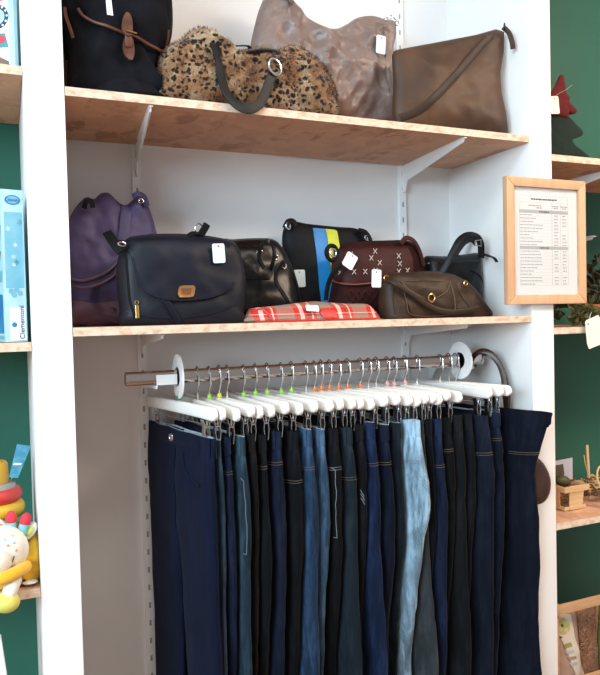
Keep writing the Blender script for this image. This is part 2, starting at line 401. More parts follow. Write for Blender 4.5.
# ------------------------------------------------------------------ framed price list
def price_list():
    x0, x1, z0, z1 = 1.150, 1.440, 1.5225, 1.8785; y0, y1 = -.020, -.001; fw = .027
    o = thing('framed_price_list', ((x0 + x1) / 2, -.002, z0), 'framed price list in pale beech wood on the white pier', 'picture frame')
    def rail(pts): MB().prism(pts, y0, y1).build('frame_rail', BEECH, o, bevel=.003)
    a, b, c, d = (x0, z0), (x1, z0), (x1, z1), (x0, z1)
    A, B, Cc, D = (x0 + fw, z0 + fw), (x1 - fw, z0 + fw), (x1 - fw, z1 - fw), (x0 + fw, z1 - fw)
    for p in ([a, b, B, A], [b, c, Cc, B], [c, d, D, Cc], [d, a, A, D]): rail(p)
    e = .004
    sheet = MB().box((x0 + fw - e, -.010, z0 + fw - e), (x1 - fw + e, -.008, z1 - fw + e)).build('sheet', PAPER, o, smooth=False)
    px0, px1, pz0, pz1 = x0 + fw, x1 - fw, z0 + fw, z1 - fw; W_, H_ = px1 - px0, pz1 - pz0
    M = Matrix.Translation((px0, -.0101, pz0))
    X = lambda f: f * W_
    Z = lambda f: H_ * (1 - f)
    lines = []; words = []; faint = []; bars = []; bold = []
    r_ = random.Random(3)
    t0, t1 = .075, .865
    L0, L1, C1, C2 = .10, .855, .60, .735
    hb = [(.205, .237), (.545, .575)]
    for f in (t0, .135): lines.append((X(L0), Z(f), X(L1), Z(f) + .0005))
    for x in (L0, L1): lines.append((X(x), Z(.915), X(x) + .0005, Z(t0)))
    for x in (C1, C2): lines.append((X(x), Z(.915), X(x) + .0005, Z(.135)))
    for p, q in hb: bars.append((X(L0), Z(q), X(L1), Z(p)))
    rows = [.237 + i * .0308 for i in range(10)] + [.575 + i * .0308 for i in range(11)]
    def word(lst, f, xa, xb, h=.0032):
        x = xa
        while x < xb - .01:
            wl = r_.uniform(.015, .05); lst.append((X(x), Z(f) - h / 2, X(min(x + wl, xb)), Z(f) + h / 2)); x += wl + .008
    for i, f in enumerate(rows):
        lines.append((X(L0), Z(f + .0308), X(L1), Z(f + .0308) + .0004))
        word(words, f + .017, L0 + .01, L0 + r_.uniform(.14, .38), .0022)
        if r_.random() < .92: word(words, f + .017, C1 + .035, C1 + .10, .0025)
        if r_.random() < .75: word(words, f + .017, C2 + .03, C2 + .095, .0025)
    word(bold, .105, .28, .68, .0036)
    word(words, .165, .24, .44, .003); word(words, .185, .36, .45, .003)
    for x in (C1 + .01, C2 + .005): word(words, .165, x, x + .11, .003); word(words, .183, x + .02, x + .09, .003)
    for p, q in hb: word(bold, (p + q) / 2, .40, .56, .0034)
    for nm, m_, L in (('table_lines', INKL, lines), ('header_bars', INKL, bars)): marks(nm, m_, sheet, M, L)
    Mw = Matrix.Translation((px0, -.0106, pz0))
    marks('small_print', INK, sheet, M, words); marks('bold_print', INKB, sheet, Mw, bold)
    g = NT('frame_glass'); g.base((1, 1, 1, 1)); g.pr(0.03); g.b.inputs['Transmission Weight'].default_value = 1; g.b.inputs['IOR'].default_value = 1.02
    MB().box((px0 - e, -.0125, pz0 - e), (px1 + e, -.0115, pz1 + e)).build('glass_pane', g.m, o, smooth=False)
price_list()

# ------------------------------------------------------------------ clothes rail
RY, RZ0, RZ1 = .16, 1.344, 1.378
def clothes_rail():
    o = thing('clothes_rail', (.66, RY, RZ0), 'chrome oval clothes rail fixed under the lower shelf', 'clothes rail')
    def ring(x, s=1.0):
        out = []
        for k in range(20):
            a = 2 * math.pi * k / 20; ca, sa = math.cos(a), math.sin(a)
            out.append(Vector((x, RY + .0085 * s * math.copysign(abs(ca) ** .6, ca), (RZ0 + RZ1) / 2 + .017 * s * math.copysign(abs(sa) ** .75, sa))))
        return out
    MB().loft([ring(.134, .8), ring(.132), ring(1.20), ring(1.198, .8)], cap=True).build('tube', CHROME, o)
    MB().loft([ring(.1315, .8), ring(.131, .8)]).build('end_plug', DARKMETAL, o)
clothes_rail()
def rail_arm(x, s, label):
    o = thing('rail_bracket', (x, DEP - .011, 1.29), label, 'bracket', 'white brackets carrying the clothes rail')
    m = MB(); n = 6
    prof = [(DEP - .011, 1.29), (DEP - .011, 1.342), (RY - .012, 1.342), (RY - .012, 1.334), (DEP - .05, 1.326), (DEP - .022, 1.29)]
    m.add([Vector((x - .0025, y, z)) for y, z in prof] + [Vector((x + .0025, y, z)) for y, z in prof], [tuple(range(n)), tuple(range(2 * n - 1, n - 1, -1))] + [(i, (i + 1) % n, (i + 1) % n + n, i + n) for i in range(n)])
    m.build('arm', METALW, o, smooth=False)
    MB().box((min(x, x + s), RY - .0135, 1.3425), (max(x, x + s), RY - .0095, 1.368)).build('clasp', PLASTICW, o, bevel=.0015)
rail_arm(.205, .052, 'white bracket gripping the bare end of the clothes rail')
rail_arm(1.155, -.03, 'white bracket gripping the rail end by the leather strap')
def divider(x, label):
    o = thing('rail_divider', (x, RY, 1.306), label, 'rail divider')
    def cap(r_in, r_out, zc):
        m = MB(); n = 40; rings = []
        for xx in (x - .002, x + .002):
            rings.append([Vector((xx, RY + r_in[0] * math.cos(2 * math.pi * k / n), 1.361 + r_in[1] * math.sin(2 * math.pi * k / n))) for k in range(n)])
            rings.append([Vector((xx, RY + r_out * math.cos(2 * math.pi * k / n), zc + r_out * math.sin(2 * math.pi * k / n))) for k in range(n)])
        return m.loft([rings[0], rings[1], rings[3], rings[2]], closed=True)
    cap((.0095, .0185), .056, 1.361).build('disc', PLASTICW, o)
    cap((.0095, .0185), .024, 1.361).build('collar', PLASTICW, o).scale = (1, 1, 1)
divider(.262, 'round white size disc on the rail beside the plain navy jeans')
divider(1.118, 'round white size disc on the rail beside the brown leather strap')

# ------------------------------------------------------------------ hangers
RING = {'d': mat('ring_dark_green', '#2f6f4f', rough=.4), 'g': mat('ring_green', '#8fd33a', rough=.4), 'y': mat('ring_yellow_green', '#c9d22a', rough=.4),
        'o': mat('ring_orange', '#e8792a', rough=.4), 'p': mat('ring_pink', '#e8a9a2', rough=.4)}
RNAME = {'d': 'dark green', 'g': 'light green', 'y': 'yellow-green', 'o': 'orange', 'p': 'pink', 'n': ''}
HX = [0.262, 0.31, 0.344, 0.365, 0.389, 0.433, 0.466, 0.499, 0.539, 0.568, 0.612, 0.636, 0.657, 0.684, 0.708, 0.736, 0.777, 0.803, 0.828, 0.864, 0.887, 0.924, 0.965, 1.045, 1.077, 1.102]
EX = [0.301, 0.315, 0.351, 0.387, 0.407, 0.436, 0.472, 0.508, 0.547, 0.589, 0.616, 0.649, 0.672, 0.703, 0.743, 0.781, 0.817, 0.841, 0.865, 0.887, 0.905, 0.93, 0.968, 1.067, 1.107, 1.135]
RC = 'dngyngggggnoooooonnpppnnnn'
HZ = 1.300
BK = [2 * h - e for h, e in zip(HX, EX)]
def spread(v, gap):
    v = list(v)
    for _ in range(60):
        for i in range(len(v) - 1):
            d = gap - (v[i + 1] - v[i])
            if d > 0: v[i] -= d / 2; v[i + 1] += d / 2
    return v
EX, BK = spread(EX, .0175), spread(BK, .0175)
HX = [(a + b) / 2 for a, b in zip(EX, BK)]
def hanger_proto():
    parts = []
    half = .205
    rings = []
    ys = [-half, -half + .0015, -half + .005, -half + .012, -.13, -.07, 0, .07, .13, half - .012, half - .005, half - .0015, half]
    for y in ys:
        e = min(half - abs(y), .012) / .012; k = max(math.sqrt(max(1 - (1 - e) ** 2, 0)), .25)
        zc = -.015 - .002 * (abs(y) / half) ** 2; h = .0150 * k; t = .0078 * max(k, .55)
        rings.append([Vector((t * math.copysign(abs(math.cos(a)) ** .5, math.cos(a)), y, zc + h * math.copysign(abs(math.sin(a)) ** .5, math.sin(a)))) for a in [2 * math.pi * (i + .5) / 16 for i in range(16)]])
    parts.append(('bar', MB().loft(rings), HANGERW))
    top = 1.3815 - HZ
    hk = [(0, 0, -.004), (0, 0, .016), (0, -.006, .028), (0, -.0135, .042), (0, -.0138, .062), (0, -.012, top - .008), (0, .0, top + .002), (0, .0115, top - .006), (0, .0135, top - .02)]
    parts.append(('hook', MB().tube(cr(hk, 5), .0021, 7), STEEL))
    fr = MB().tube([(0, -.155, -.030), (0, -.155, -.045), (0, .155, -.045), (0, .155, -.030)], .0019, 6)
    fr.tube([(0, -.155, -.040), (0, -.155, -.018)], .0019, 6).tube([(0, .155, -.040), (0, .155, -.018)], .0019, 6)
    parts.append(('clip_rod', fr, STEEL))
    for y in (-.15, .15):
        c = MB()
        for s in (-1, 1):
            c.ribbon([(s * .0095, y, -.032), (s * .005, y, -.048), (s * .0065, y, -.064), (s * .0035, y, -.090)], .016, .002, (s, 0, 0))
        c.tube([(-.006, y - .004, -.05), (.006, y - .004, -.05)], .002, 6)
        parts.append(('clip', c, STEEL))
    return parts
HP = hanger_proto()
RINGM = MB().lathe([(.002, -.001), (.0052, -.001), (.006, .0015), (.006, .0075), (.0045, .0095), (.002, .0095)], (0, 0, .002), (0, 0, 1), 14)
HOLDS = ['plain navy jeans', 'mostly hidden faded blue jeans', 'dark indigo jeans', 'teal blue jeans', 'brownish black jeans',
    'black jeans second behind the teal pair', 'dark navy jeans third behind the teal pair', 'black jeans with a low seam', 'mid blue faded jeans', 'lighter blue jeans',
    'black jeans with stitched pocket', 'slate grey jeans', 'ripped black jeans', 'flaring navy jeans', 'jeans second behind the ripped pair', 'dark petrol jeans',
    'light washed blue jeans', 'grey trousers', 'black jeans second behind the light pair', 'navy jeans with orange stitches', 'black jeans fourth behind the light pair',
    'charcoal jeans', 'blackish blue jeans', 'wide dark navy jeans', 'second pair from the leather strap', 'large navy trousers']
proto = {}
HANG = []
for i, (hx, ex) in enumerate(zip(HX, EX)):
    c = RC[i]
    lab = 'white hanger with ' + (RNAME[c] or 'no size') + ' ring holding the ' + HOLDS[i]
    o = thing('clip_hanger', (hx, RY, HZ - .0008 * (i % 3)), lab, 'hanger', 'hangers with %s size ring' % (RNAME[c] or 'no'))
    ang = math.atan2(ex - hx, .202)
    o.rotation_euler = (R(rnd.uniform(-1.3, 1.3)), 0, ang); HANG.append((hx, ang))
    for j, (nm, mb, m_) in enumerate(HP):
        if j not in proto:
            p = mb.build(nm, m_, None); p.parent = o; proto[j] = p
        else:
            p = proto[j].copy(); col.objects.link(p); p.parent = o
    if c != 'n':
        if c not in proto: p = RINGM.build('size_ring', RING[c], None); proto[c] = p
        else: p = proto[c].copy(); col.objects.link(p)
        p.parent = o

# ------------------------------------------------------------------ jeans
def denim(name, c, fade=0.35, vert=True):
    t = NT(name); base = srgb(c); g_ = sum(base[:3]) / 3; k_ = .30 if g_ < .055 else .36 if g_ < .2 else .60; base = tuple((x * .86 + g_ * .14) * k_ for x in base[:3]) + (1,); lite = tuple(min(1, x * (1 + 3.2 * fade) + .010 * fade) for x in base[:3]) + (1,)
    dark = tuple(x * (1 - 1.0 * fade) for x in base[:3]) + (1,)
    n1 = t.noise(t.map((34, 34, 7)), 1, 6, .65); n2 = t.noise(t.map((14, 14, 9)), 1, 3)
    n2 = t.ramp(n2, [(.42, (0, 0, 0, 1)), (.72, (.8, .8, .8, 1))]); cc = t.mix(n2, t.ramp(n1, [(.36, dark), (.48, base), (.62, lite)]), base)
    tw = t.add('ShaderNodeTexWave', wave_type='BANDS', bands_direction='DIAGONAL'); tw.inputs['Scale'].default_value = 420; tw.inputs['Distortion'].default_value = 1
    t.link(t.tc.outputs['Object'], tw.inputs['Vector'])
    cc = t.mix(.18, cc, tw.outputs['Color'], 'OVERLAY')
    t.base(cc); t.pr(.85, spec=.12, sheen=.02); t.bump(n1, .25, .003)
    return t.m
STITCH = mat('tan_stitching', '#67594a', rough=.8); STITCHW = mat('pale_stitching', '#6d737a', rough=.8)
LIN = mat('pale_lining', '#b5bcc4', '#98a2ad', .9, nscale=40)
FX = [0.293, 0.315, 0.339, 0.37, 0.395, 0.425, 0.463, 0.504, 0.541, 0.579, 0.614, 0.653, 0.687, 0.716, 0.76, 0.801, 0.844, 0.875, 0.896, 0.925, 0.957, 0.989, 1.025, 1.069, 1.124, 1.212]
J = [  # colour, fade, half-width, leg shape (hem half-width), extra, label words
 ('#10224a', .10, .196, .105, 'face', 'plain navy jeans facing the bare end of the clothes rail'),
 ('#37526b', .4, .172, .085, 'lin', 'faded blue jeans mostly hidden behind the plain navy pair'),
 ('#1b2a4d', .3, .176, .085, 'yoke', 'dark indigo jeans with double tan stitching beside the teal blue pair'),
 ('#2f4b5c', .45, .186, .095, 'lin long', 'teal blue jeans with pale waist lining and a long stitched pocket line'),
 ('#211e1f', .25, .178, .09, '', 'brownish black jeans just behind the teal blue pair'),
 ('#171a22', .25, .180, .085, 'yoke', 'black jeans with double stitching, second behind the teal blue pair'),
 ('#1a2848', .3, .178, .085, 'yoke', 'dark navy jeans, third behind the teal blue pair'),
 ('#14171f', .25, .182, .09, 'low', 'black jeans with a low double seam in front of the mid blue pair'),
 ('#2f5176', .5, .184, .085, 'lin yoke', 'mid blue faded jeans beside a lighter blue pair'),
 ('#44678a', .55, .180, .075, 'lin', 'lighter blue jeans just behind the mid blue pair'),
 ('#14151b', .25, .180, .08, 'yoke long', 'black jeans with a stitched pocket, between light blue and slate jeans'),
 ('#2a3b49', .25, .184, .11, 'low', 'dark slate grey straight jeans beside the ripped black pair'),
 ('#1b1b23', .3, .178, .085, 'rip', 'black jeans with pale ripped thigh beside the slate grey pair'),
 ('#1b3460', .4, .186, .12, 'lin yoke', 'navy jeans with flaring legs just behind the ripped black pair'),
 ('#18233f', .3, .186, .09, 'lin yoke', 'dark navy jeans with pale waist rim, second behind the ripped pair'),
 ('#1a2936', .3, .178, .085, 'lin', 'dark petrol jeans just in front of the light blue pair'),
 ('#7f9fb4', .55, .200, .088, 'lin yoke wide rip', 'light washed blue jeans, palest pair on the rail'),
 ('#50565b', .25, .172, .12, '', 'grey trousers peeking out behind the light washed blue jeans'),
 ('#161923', .25, .178, .08, '', 'black jeans, second behind the light washed blue pair'),
 ('#1e3056', .35, .182, .085, 'low', 'navy jeans with small orange stitches behind the light washed pair'),
 ('#13151b', .25, .178, .08, 'yoke', 'black jeans, fourth behind the light washed blue pair'),
 ('#1f2228', .25, .182, .1, '', 'charcoal jeans, fifth behind the light washed blue pair'),
 ('#171b26', .25, .176, .085, '', 'blackish blue jeans in front of the wide dark navy pair'),
 ('#1a263e', .25, .190, .12, 'wide yoke', 'wide dark navy jeans, third pair from the leather strap'),
 ('#1c2a48', .3, .184, .095, 'lin yoke', 'navy jeans with pale waist rim, second pair from the leather strap'),
 ('#141f38', .2, .235, .15, 'last', 'large navy trousers with spread waistband jutting out before the pier'),
]
N = len(J)
hx0, hx1 = HX[0], HX[-1]
BX = [.226 + (1.035 - .226) * i / (N - 1) for i in range(N)]
CX = [(FX[i] + BX[i]) / 2 for i in range(N)]
WZ = 1.224
SWING = [0, 0, -.01, .008, -.02, -.025, -.012, -.028, .012, -.022, -.026, .012, -.03, .026, -.02, -.024, -.034, .020, -.024, .008, -.022, .016, -.026, .0, -.018, -.01]
BULGE = {3: .006, 8: .008, 13: .004, 16: .020, 19: .006, 23: .008}
def jeans(i):
    c, fade, hw, hem, ex, label = J[i]
    rr = random.Random(100 + i)
    cx = CX[i]; fx = FX[i]; ang = math.atan2(fx - cx, hw - .01); L = 1.0 + rr.uniform(-.04, .04)
    sp = min([abs(FX[k] - FX[i]) for k in (i - 1, i + 1) if 0 <= k < N])
    th = max(min(sp * .47, .0165), .0080)
    z0 = WZ + rr.uniform(-.006, .006)
    cy = RY
    if 'face' in ex: th = .015; z0 = 1.230
    if 'wide' in ex: th = .017
    if 'last' in ex: th = .018; cx, cy = 1.150, .125; ang = R(20); z0 = 1.224
    root = thing('jeans', (cx, cy, z0), label, 'jeans', 'jeans on the clothes rail')
    root.rotation_euler.z = ang
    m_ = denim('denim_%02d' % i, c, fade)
    crotch = -.27; ph = rr.uniform(0, 50)
    def prof(z):
        """outer edge, inner edge, half thickness, sideways drift at depth z below the waist"""
        t = -z
        if t < .03: a = hw * .985
        elif t < .2: a = hw * (.985 + .05 * math.sin((t - .03) / .17 * math.pi / 2))
        else: a = hw * 1.035
        if 'last' in ex and t < .16: a = hw * (1.0 - .22 * (t / .16) ** 1.1) if t > .03 else hw
        if 'last' in ex and t >= .16: a = hw * .78
        sw = max(0, min(1, (t - .22) / .45)); sw = sw * sw * (3 - 2 * sw)
        inn = .001
        u = max(0, (t - .27) / (L - .27))
        outer = a * (1 - u) + (hw * .40 + hem) * u if 'last' not in ex else a * (1 - u) + (hw * .3 + hem) * u
        inn = .001 + max(0, (hw * .40 - hem)) * (u ** .8) if u > 0 else .001
        outer += SWING[i] * sw + BULGE.get(i, 0) * math.exp(-((t - .20) / .09) ** 2)
        b = th * (.62 + .38 * min(1, t / .12)) if t < .12 else th * (1 - .12 * u)
        return outer, max(inn, .001 + .012 * min(1, u * 6)), b
    def sect(sd, z, k, n, grow=0.0):
        o_, i_, b = prof(z); mid = (o_ + i_) / 2; h = (o_ - i_) / 2
        a = 2 * math.pi * k / n; ca, sa = math.cos(a), math.sin(a)
        e = .62 if ca > 0 else .62 - .40 * max(0, min(1, (.30 + z) / .06))
        y = sd * (mid + (h + grow) * math.copysign(abs(ca) ** e, ca))
        hz = math.exp(-((z + .16) / .10) ** 2) + .7 * math.exp(-((z + .55) / .08) ** 2)
        fold = noise.noise(Vector((y * 16 + ph, sa * .6, z * 2.6))) * .34 + noise.noise(Vector((y * 30 + ph, sa, z * 9 + 4))) * .20 + hz * noise.noise(Vector((y * 9 + ph, sa, z * 42))) * .30
        x = (b + grow) * math.copysign(abs(sa) ** .75, sa) * (1 + fold)
        fy = noise.noise(Vector((ph, sd, z * 4.2))) * .010 + noise.noise(Vector((ph + 9, sd, z * 15))) * .0045 + hz * noise.noise(Vector((ph + 5, sa * .5, z * 40))) * .004
        x += noise.noise(Vector((ph + 3, sd * 2, z * 3))) * .004
        return Vector((x, y + fy, z))
    def place(mb): # local -> world offset so that build() subtracts it again
        mb.v = [v + root.location for v in mb.v]; return mb
    nn = 28
    zs = [0, -.012, -.03, -.042, -.06] + [-.06 - .024 * k for k in range(1, 40)]
    zs = [z for z in zs if z > -L] + [-L]
    body = MB()
    for sd in (-1, 1): body.loft([[sect(sd, z, k, nn) for k in range(nn)] for z in zs], cap=False)
    place(body).build('legs', m_, root, auto=80)
    # waistband: an open oval band
    def band(z, g): 
        o_, i_, b = prof(z); out = []
        for k in range(40):
            a = 2 * math.pi * k / 40; ca, sa = math.cos(a), math.sin(a)
            y = (o_ + g) * math.copysign(abs(ca) ** .8, ca); 
            wob = noise.noise(Vector((y * 20 + ph, 7, 0))) * .004
            x = (b * 1.05 + g) * math.copysign(abs(sa) ** .8, sa)
            fy = noise.noise(Vector((ph, math.copysign(1, y), z * 4.2))) * .006
            out.append(Vector((x, y + fy, z + (wob if z > -.02 else 0))))
        return out
    wb = MB().loft([band(-.040, .0006), band(-.038, .0022), band(-.002, .0022), band(.001, .001), band(-.002, -.0015), band(-.04, -.002)], cap=False)
    place(wb); w_ = wb.build('waistband', m_, root, auto=70)
    if 'lin' in ex or 'face' in ex:
        ln = MB().loft([band(.0015, .0006), band(.0018, -.0018), band(-.035, -.003), band(-.035, -.0022)], cap=False)
        place(ln).build('lining', LIN, w_)
    def line(zf, n=14, span=(0.5, 1.5), sd=-1, mt=STITCH, r=.0008, name='stitching', side=1):
        """stitch line along the outer seam end of one leg; zf(a) gives the height"""
        P = []
        for k in range(n + 1):
            f = span[0] + (span[1] - span[0]) * k / n
            a = -math.pi * .5 + math.pi * f  # around outer edge
            z = zf(k / n); P.append(sect(sd, z, a / (2 * math.pi) * nn, nn, .0012))
        return P
    st = MB()
    if 'yoke' in ex or 'low' in ex or 'last' in ex:
        zz = -.085 if 'yoke' in ex else -.055 if 'face' in ex else -.12
        if 'last' in ex: zz = -.105
        zz += rr.uniform(-.015, .015)
        for d in (0, -.006):
            a0, a1 = (.02, .98)
            P = []
            for k in range(17):
                f = a0 + (a1 - a0) * k / 16; a = -math.pi / 2 + math.pi * f
                P.append(sect(-1, zz + d - .012 * abs(f - .5), a / (2 * math.pi) * nn, nn, .0010))
            st.tube(P, .0006, 5)
    if 'long' in ex:
        for (k0, k1, za, zb) in ((1.9, 1.9, -.10, -.27), (1.9, 3.2, -.27, -.27), (1.9, 3.2, -.10, -.095)):
            st.tube([sect(-1, za + (zb - za) * t / 10, -(k0 + (k1 - k0) * t / 10), nn, .0010) for t in range(11)], .0009, 5)
    if st.v: place(st).build('stitching', STITCHW if 'rip' in ex or 'long' in ex else STITCH, root)
    # outer seam
    sm = MB().tube([sect(-1, z, -.9, nn, .0006) for z in zs[4:]], .0009, 5)
    place(sm).build('side_seam', m_, root)
    # belt loops near the outer end
    for k in (-3.2,) if 'face' not in ex else (-6.0, -2.4):
        bl = MB().ribbon([sect(-1, z, k, nn, .0035) for z in (.001, -.01, -.03, -.043)], .009, .0016, (-1, -.4, 0))
        place(bl).build('belt_loop', m_, root)
    if 'face' in ex:
        bt = sect(-1, -.020, nn * .5, nn, 0); bt = Vector((-prof(-.02)[2] * 1.05 - .0045, .012, -.022))
        b_ = MB().lathe([(.0001, .002), (.005, .002), (.006, .0035), (.0095, .003), (.0105, .0), (.0095, -.002), (.0001, -.002)], bt, (-1, 0, 0), 18); place(b_).build('button', STEEL, root)
        # hand pocket: curved opening with its own edge
        def onface(y, z, off): # point on the -x face
            best = min((sect(-1 if y < 0 else 1, z, k / 4, nn) for k in range(4 * nn // 2, 4 * nn + 1)), key=lambda p: abs(p.y - y))
            return Vector((best.x - off, y, z))
        pk = [(-.055, -.048), (-.062, -.075), (-.085, -.098), (-.115, -.110), (-.150, -.112)]
        P = [onface(y, z, .0015) for y, z in [(p.x, p.y) for p in cr([(a, b, 0) for a, b in pk], 6)]]
        place(MB().ribbon(P, .005, .003, (-1, 0, 0))).build('pocket_edge', m_, root)
        place(MB().tube([onface(y, z - .004, .002) for y, z in [(p.x, p.y) for p in cr([(a, b, 0) for a, b in pk], 6)]], .0007, 5)).build('pocket_stitching', m_, root)
        fly = [onface(.004, z, .001) for z in [-.045 - .02 * k for k in range(11)]]
        place(MB().ribbon(fly, .004, .002, (-1, 0, 0))).build('fly_seam', m_, root)
    if 'rip' in ex:
        pr = MB()
        for q in range(3):
            z = (-.155 if 'wide' in ex else -.18) - q * .010
            pr.tube([sect(-1, z + .004 * t, -(1.0 + t * .4), nn, .0004) for t in range(5)], .0011, 5)
        place(pr).build('ripped_threads', mat('frayed_thread', '#6c757d', rough=.9), root)
    return root
for i in range(N): jeans(i)

# brown leather bag hung by its strap on the end of the rail, behind the last jeans
def hung_bag():
    LB = mat('brown_polished_leather', '#2c1a14', '#3d271d', .35, nscale=9, bump=(60, .2))
    o = thing('hanging_bag', (1.245, -.025, 1.03), 'dark brown leather bag hung by its strap on the rail end', 'bag')
    o2 = MB().inflate([(1.2179, 1.072), (1.2398, 1.0839), (1.265, 1.0612), (1.2828, 1.0218), (1.2784, 0.982), (1.2559, 0.9589), (1.2232, 0.9632), (1.2097, 1.0133)], -.024, 0, .016, edge=.4, n=40, rings=6, amp=.003)
    o2.build('body', LB, o)
    st = cr([(1.1575, 0.16, 1.354), (1.1612, 0.15, 1.3724), (1.1717, 0.13, 1.3877), (1.1887, 0.11, 1.3818), (1.2013, 0.09, 1.3554), (1.2024, 0.07, 1.3183), (1.1962, 0.055, 1.2701), (1.2066, 0.06, 1.2103), (1.2064, 0.04, 1.1312), (1.2249, -0.02, 1.0591)], 7)
    st2 = cr([(1.176, 0.17, 1.3403), (1.1913, 0.16, 1.3737), (1.2054, 0.14, 1.3769), (1.2187, 0.12, 1.3591), (1.224, 0.1, 1.3299), (1.2213, 0.08, 1.2899), (1.2194, 0.07, 1.2436), (1.2135, 0.06, 1.1862), (1.2134, 0.04, 1.1159), (1.2357, -0.02, 1.0522)], 7)
    MB().ribbon(st, .016, .003, lambda t: (-.8, -.5, .4)).build('strap', LB, o)
    MB().ribbon(st2, .016, .003, lambda t: (-.8, -.5, .4)).build('strap', LB, o)
hung_bag()

# ------------------------------------------------------------------ bags on the upper shelf
BLACKC = mat('black_canvas', '#0e0f14', '#14151b', .85, nscale=30, bump=(400, .25, .001), spec=.12)
TANL = mat('tan_leather_trim', '#5f3423', '#4f2b1d', .5, nscale=20)
S1, S2 = H1, H2
def base_of(pts, y, z): xs = [p[0] for p in pts]; return ((min(xs) + max(xs)) / 2, y, z)

OFFT = .004
def backpack():
    a = .130
    out = [(0.043, 2.0152), (0.0337, 2.0637), (0.0333, 2.1198), (0.0262, 2.1681), (0.0217, 2.2299), (0.0311, 2.3205), (0.0808, 2.3791), (0.1671, 2.405), (0.2318, 2.3804), (0.2537, 2.314), (0.2564, 2.2438), (0.2498, 2.1837), (0.2291, 2.1338), (0.2112, 2.0916), (0.2199, 2.0644), (0.2307, 2.0278)]
    o = thing('backpack', base_of(out, a, S1), 'black canvas backpack with tan leather piping on the upper shelf', 'backpack')
    b = Soft(o, 'body', BLACKC, out, a, 0, lambda t: .080 - .03 * t, edge=.5, amp=.012, freq=14, zmin=S1 + .001, rings=12, n=90)
    fl = [(0.0401, 2.267), (0.0422, 2.2031), (0.0541, 2.1856), (0.0833, 2.1706), (0.126, 2.1572), (0.1698, 2.1479), (0.21, 2.1356), (0.2283, 2.1358), (0.2426, 2.1514), (0.2459, 2.1858), (0.2365, 2.2567), (0.2322, 2.3459), (0.1322, 2.3577), (0.0672, 2.3321)]
    f = b.patch('flap', BLACKC, fl, th=.008, rings=8, n=70, bulge=.016)
    pp = [(0.041, 2.1986), (0.053, 2.1813), (0.0819, 2.1663), (0.1243, 2.153), (0.1678, 2.1438), (0.2078, 2.1316), (0.226, 2.1318), (0.2402, 2.1472), (0.2435, 2.1815)]
    MB().tube([Vector((p.x, b.y(p.x, p.z, .07) - .011, p.z)) for p in cr([(x, 0, z) for x, z in pp], 6)], .0036, 8).build('piping', TANL, f)
    tb = [(0.1412, 2.1886), (0.1321, 2.1763), (0.1294, 2.1563), (0.1354, 2.1419), (0.1506, 2.1419), (0.1534, 2.162), (0.1497, 2.1811)]
    b.patch('strap_tab', TANL, tb, th=.005, off=.022, n=30, rings=3, smooth=True)
    tb2 = [(0.1374, 2.1379), (0.1325, 2.1176), (0.1385, 2.1009), (0.1513, 2.0916), (0.1583, 2.1057), (0.1567, 2.1252), (0.1528, 2.14)]
    b.patch('strap_tab', TANL, tb2, th=.005, off=.014, n=30, rings=3, smooth=True)
    b.strap('strap_bridge', TANL, [(0.1445, 2.1542), (0.1441, 2.141), (0.1456, 2.1193)], .015, .004, .021)
    bk = [(0.14, 2.1491), (0.1617, 2.1457)]
    MB().tube([Vector((x, b.y(x, z) - .030, z)) for x, z in bk], .0022, 6).build('clasp', GOLD, o)
    MB().tube(cr([(0.0159, 0.1, 2.207), (0.0166, 0.09, 2.1853), (0.0233, 0.08, 2.1559), (0.0295, 0.085, 2.1367)], 5), .004, 8).build('side_piping', TANL, o)
    # slumped lower fold spreading over the shelf
    MB().inflate([(0.0762, 2.0036), (0.0901, 2.0339), (0.1213, 2.0508), (0.1591, 2.0506), (0.193, 2.0454), (0.2132, 2.0294), (0.2175, 2.0184)], .08, 0, .04, edge=.5, amp=.006, freq=20, zmin=S1 + .001, n=50, rings=6).build('lower_pocket', BLACKC, o)
    t = [(0.1007, 0.02, 2.1996)][0]
    MB().prism([(0.0921, 2.2175), (0.1028, 2.2192), (0.1076, 2.1684), (0.0948, 2.1686)], .012, .0135).build('price_tag', TAGW, o, smooth=False)
    st = cr([(0.0209, 0.14, 2.3331), (0.0176, 0.14, 2.2647), (0.0174, 0.14, 2.2239), (0.0211, 0.15, 2.1785), (0.0287, 0.16, 2.1143)], 6)
    MB().ribbon(st, .022, .004, (-.6, -1, 0)).build('shoulder_strap', BLACKC, o)
    # second soft bag tucked behind the backpack
    ob = [(0.0298, 2.0837), (0.0332, 2.1889), (0.0356, 2.2639), (0.0571, 2.332), (0.1338, 2.3547), (0.171, 2.3353), (0.1713, 2.1814), (0.1681, 2.0779)]
    k = thing('tote_bag', base_of(ob, .30, S1), 'taupe tote with dark base squeezed behind the black backpack', 'bag')
    kb = Soft(k, 'body', mat('taupe_canvas', '#7c6557', '#6d584b', .8, nscale=12, bump=(200, .2)), ob, .30, 0, .05, edge=.5, zmin=S1 + .001)
    kb.patch('base_panel', mat('dark_taupe_canvas', '#3d3a39', rough=.8), [(0.0327, 2.173), (0.1574, 2.2044), (0.1534, 2.0751), (0.0291, 2.0621)], th=.002, off=0.001)
backpack()

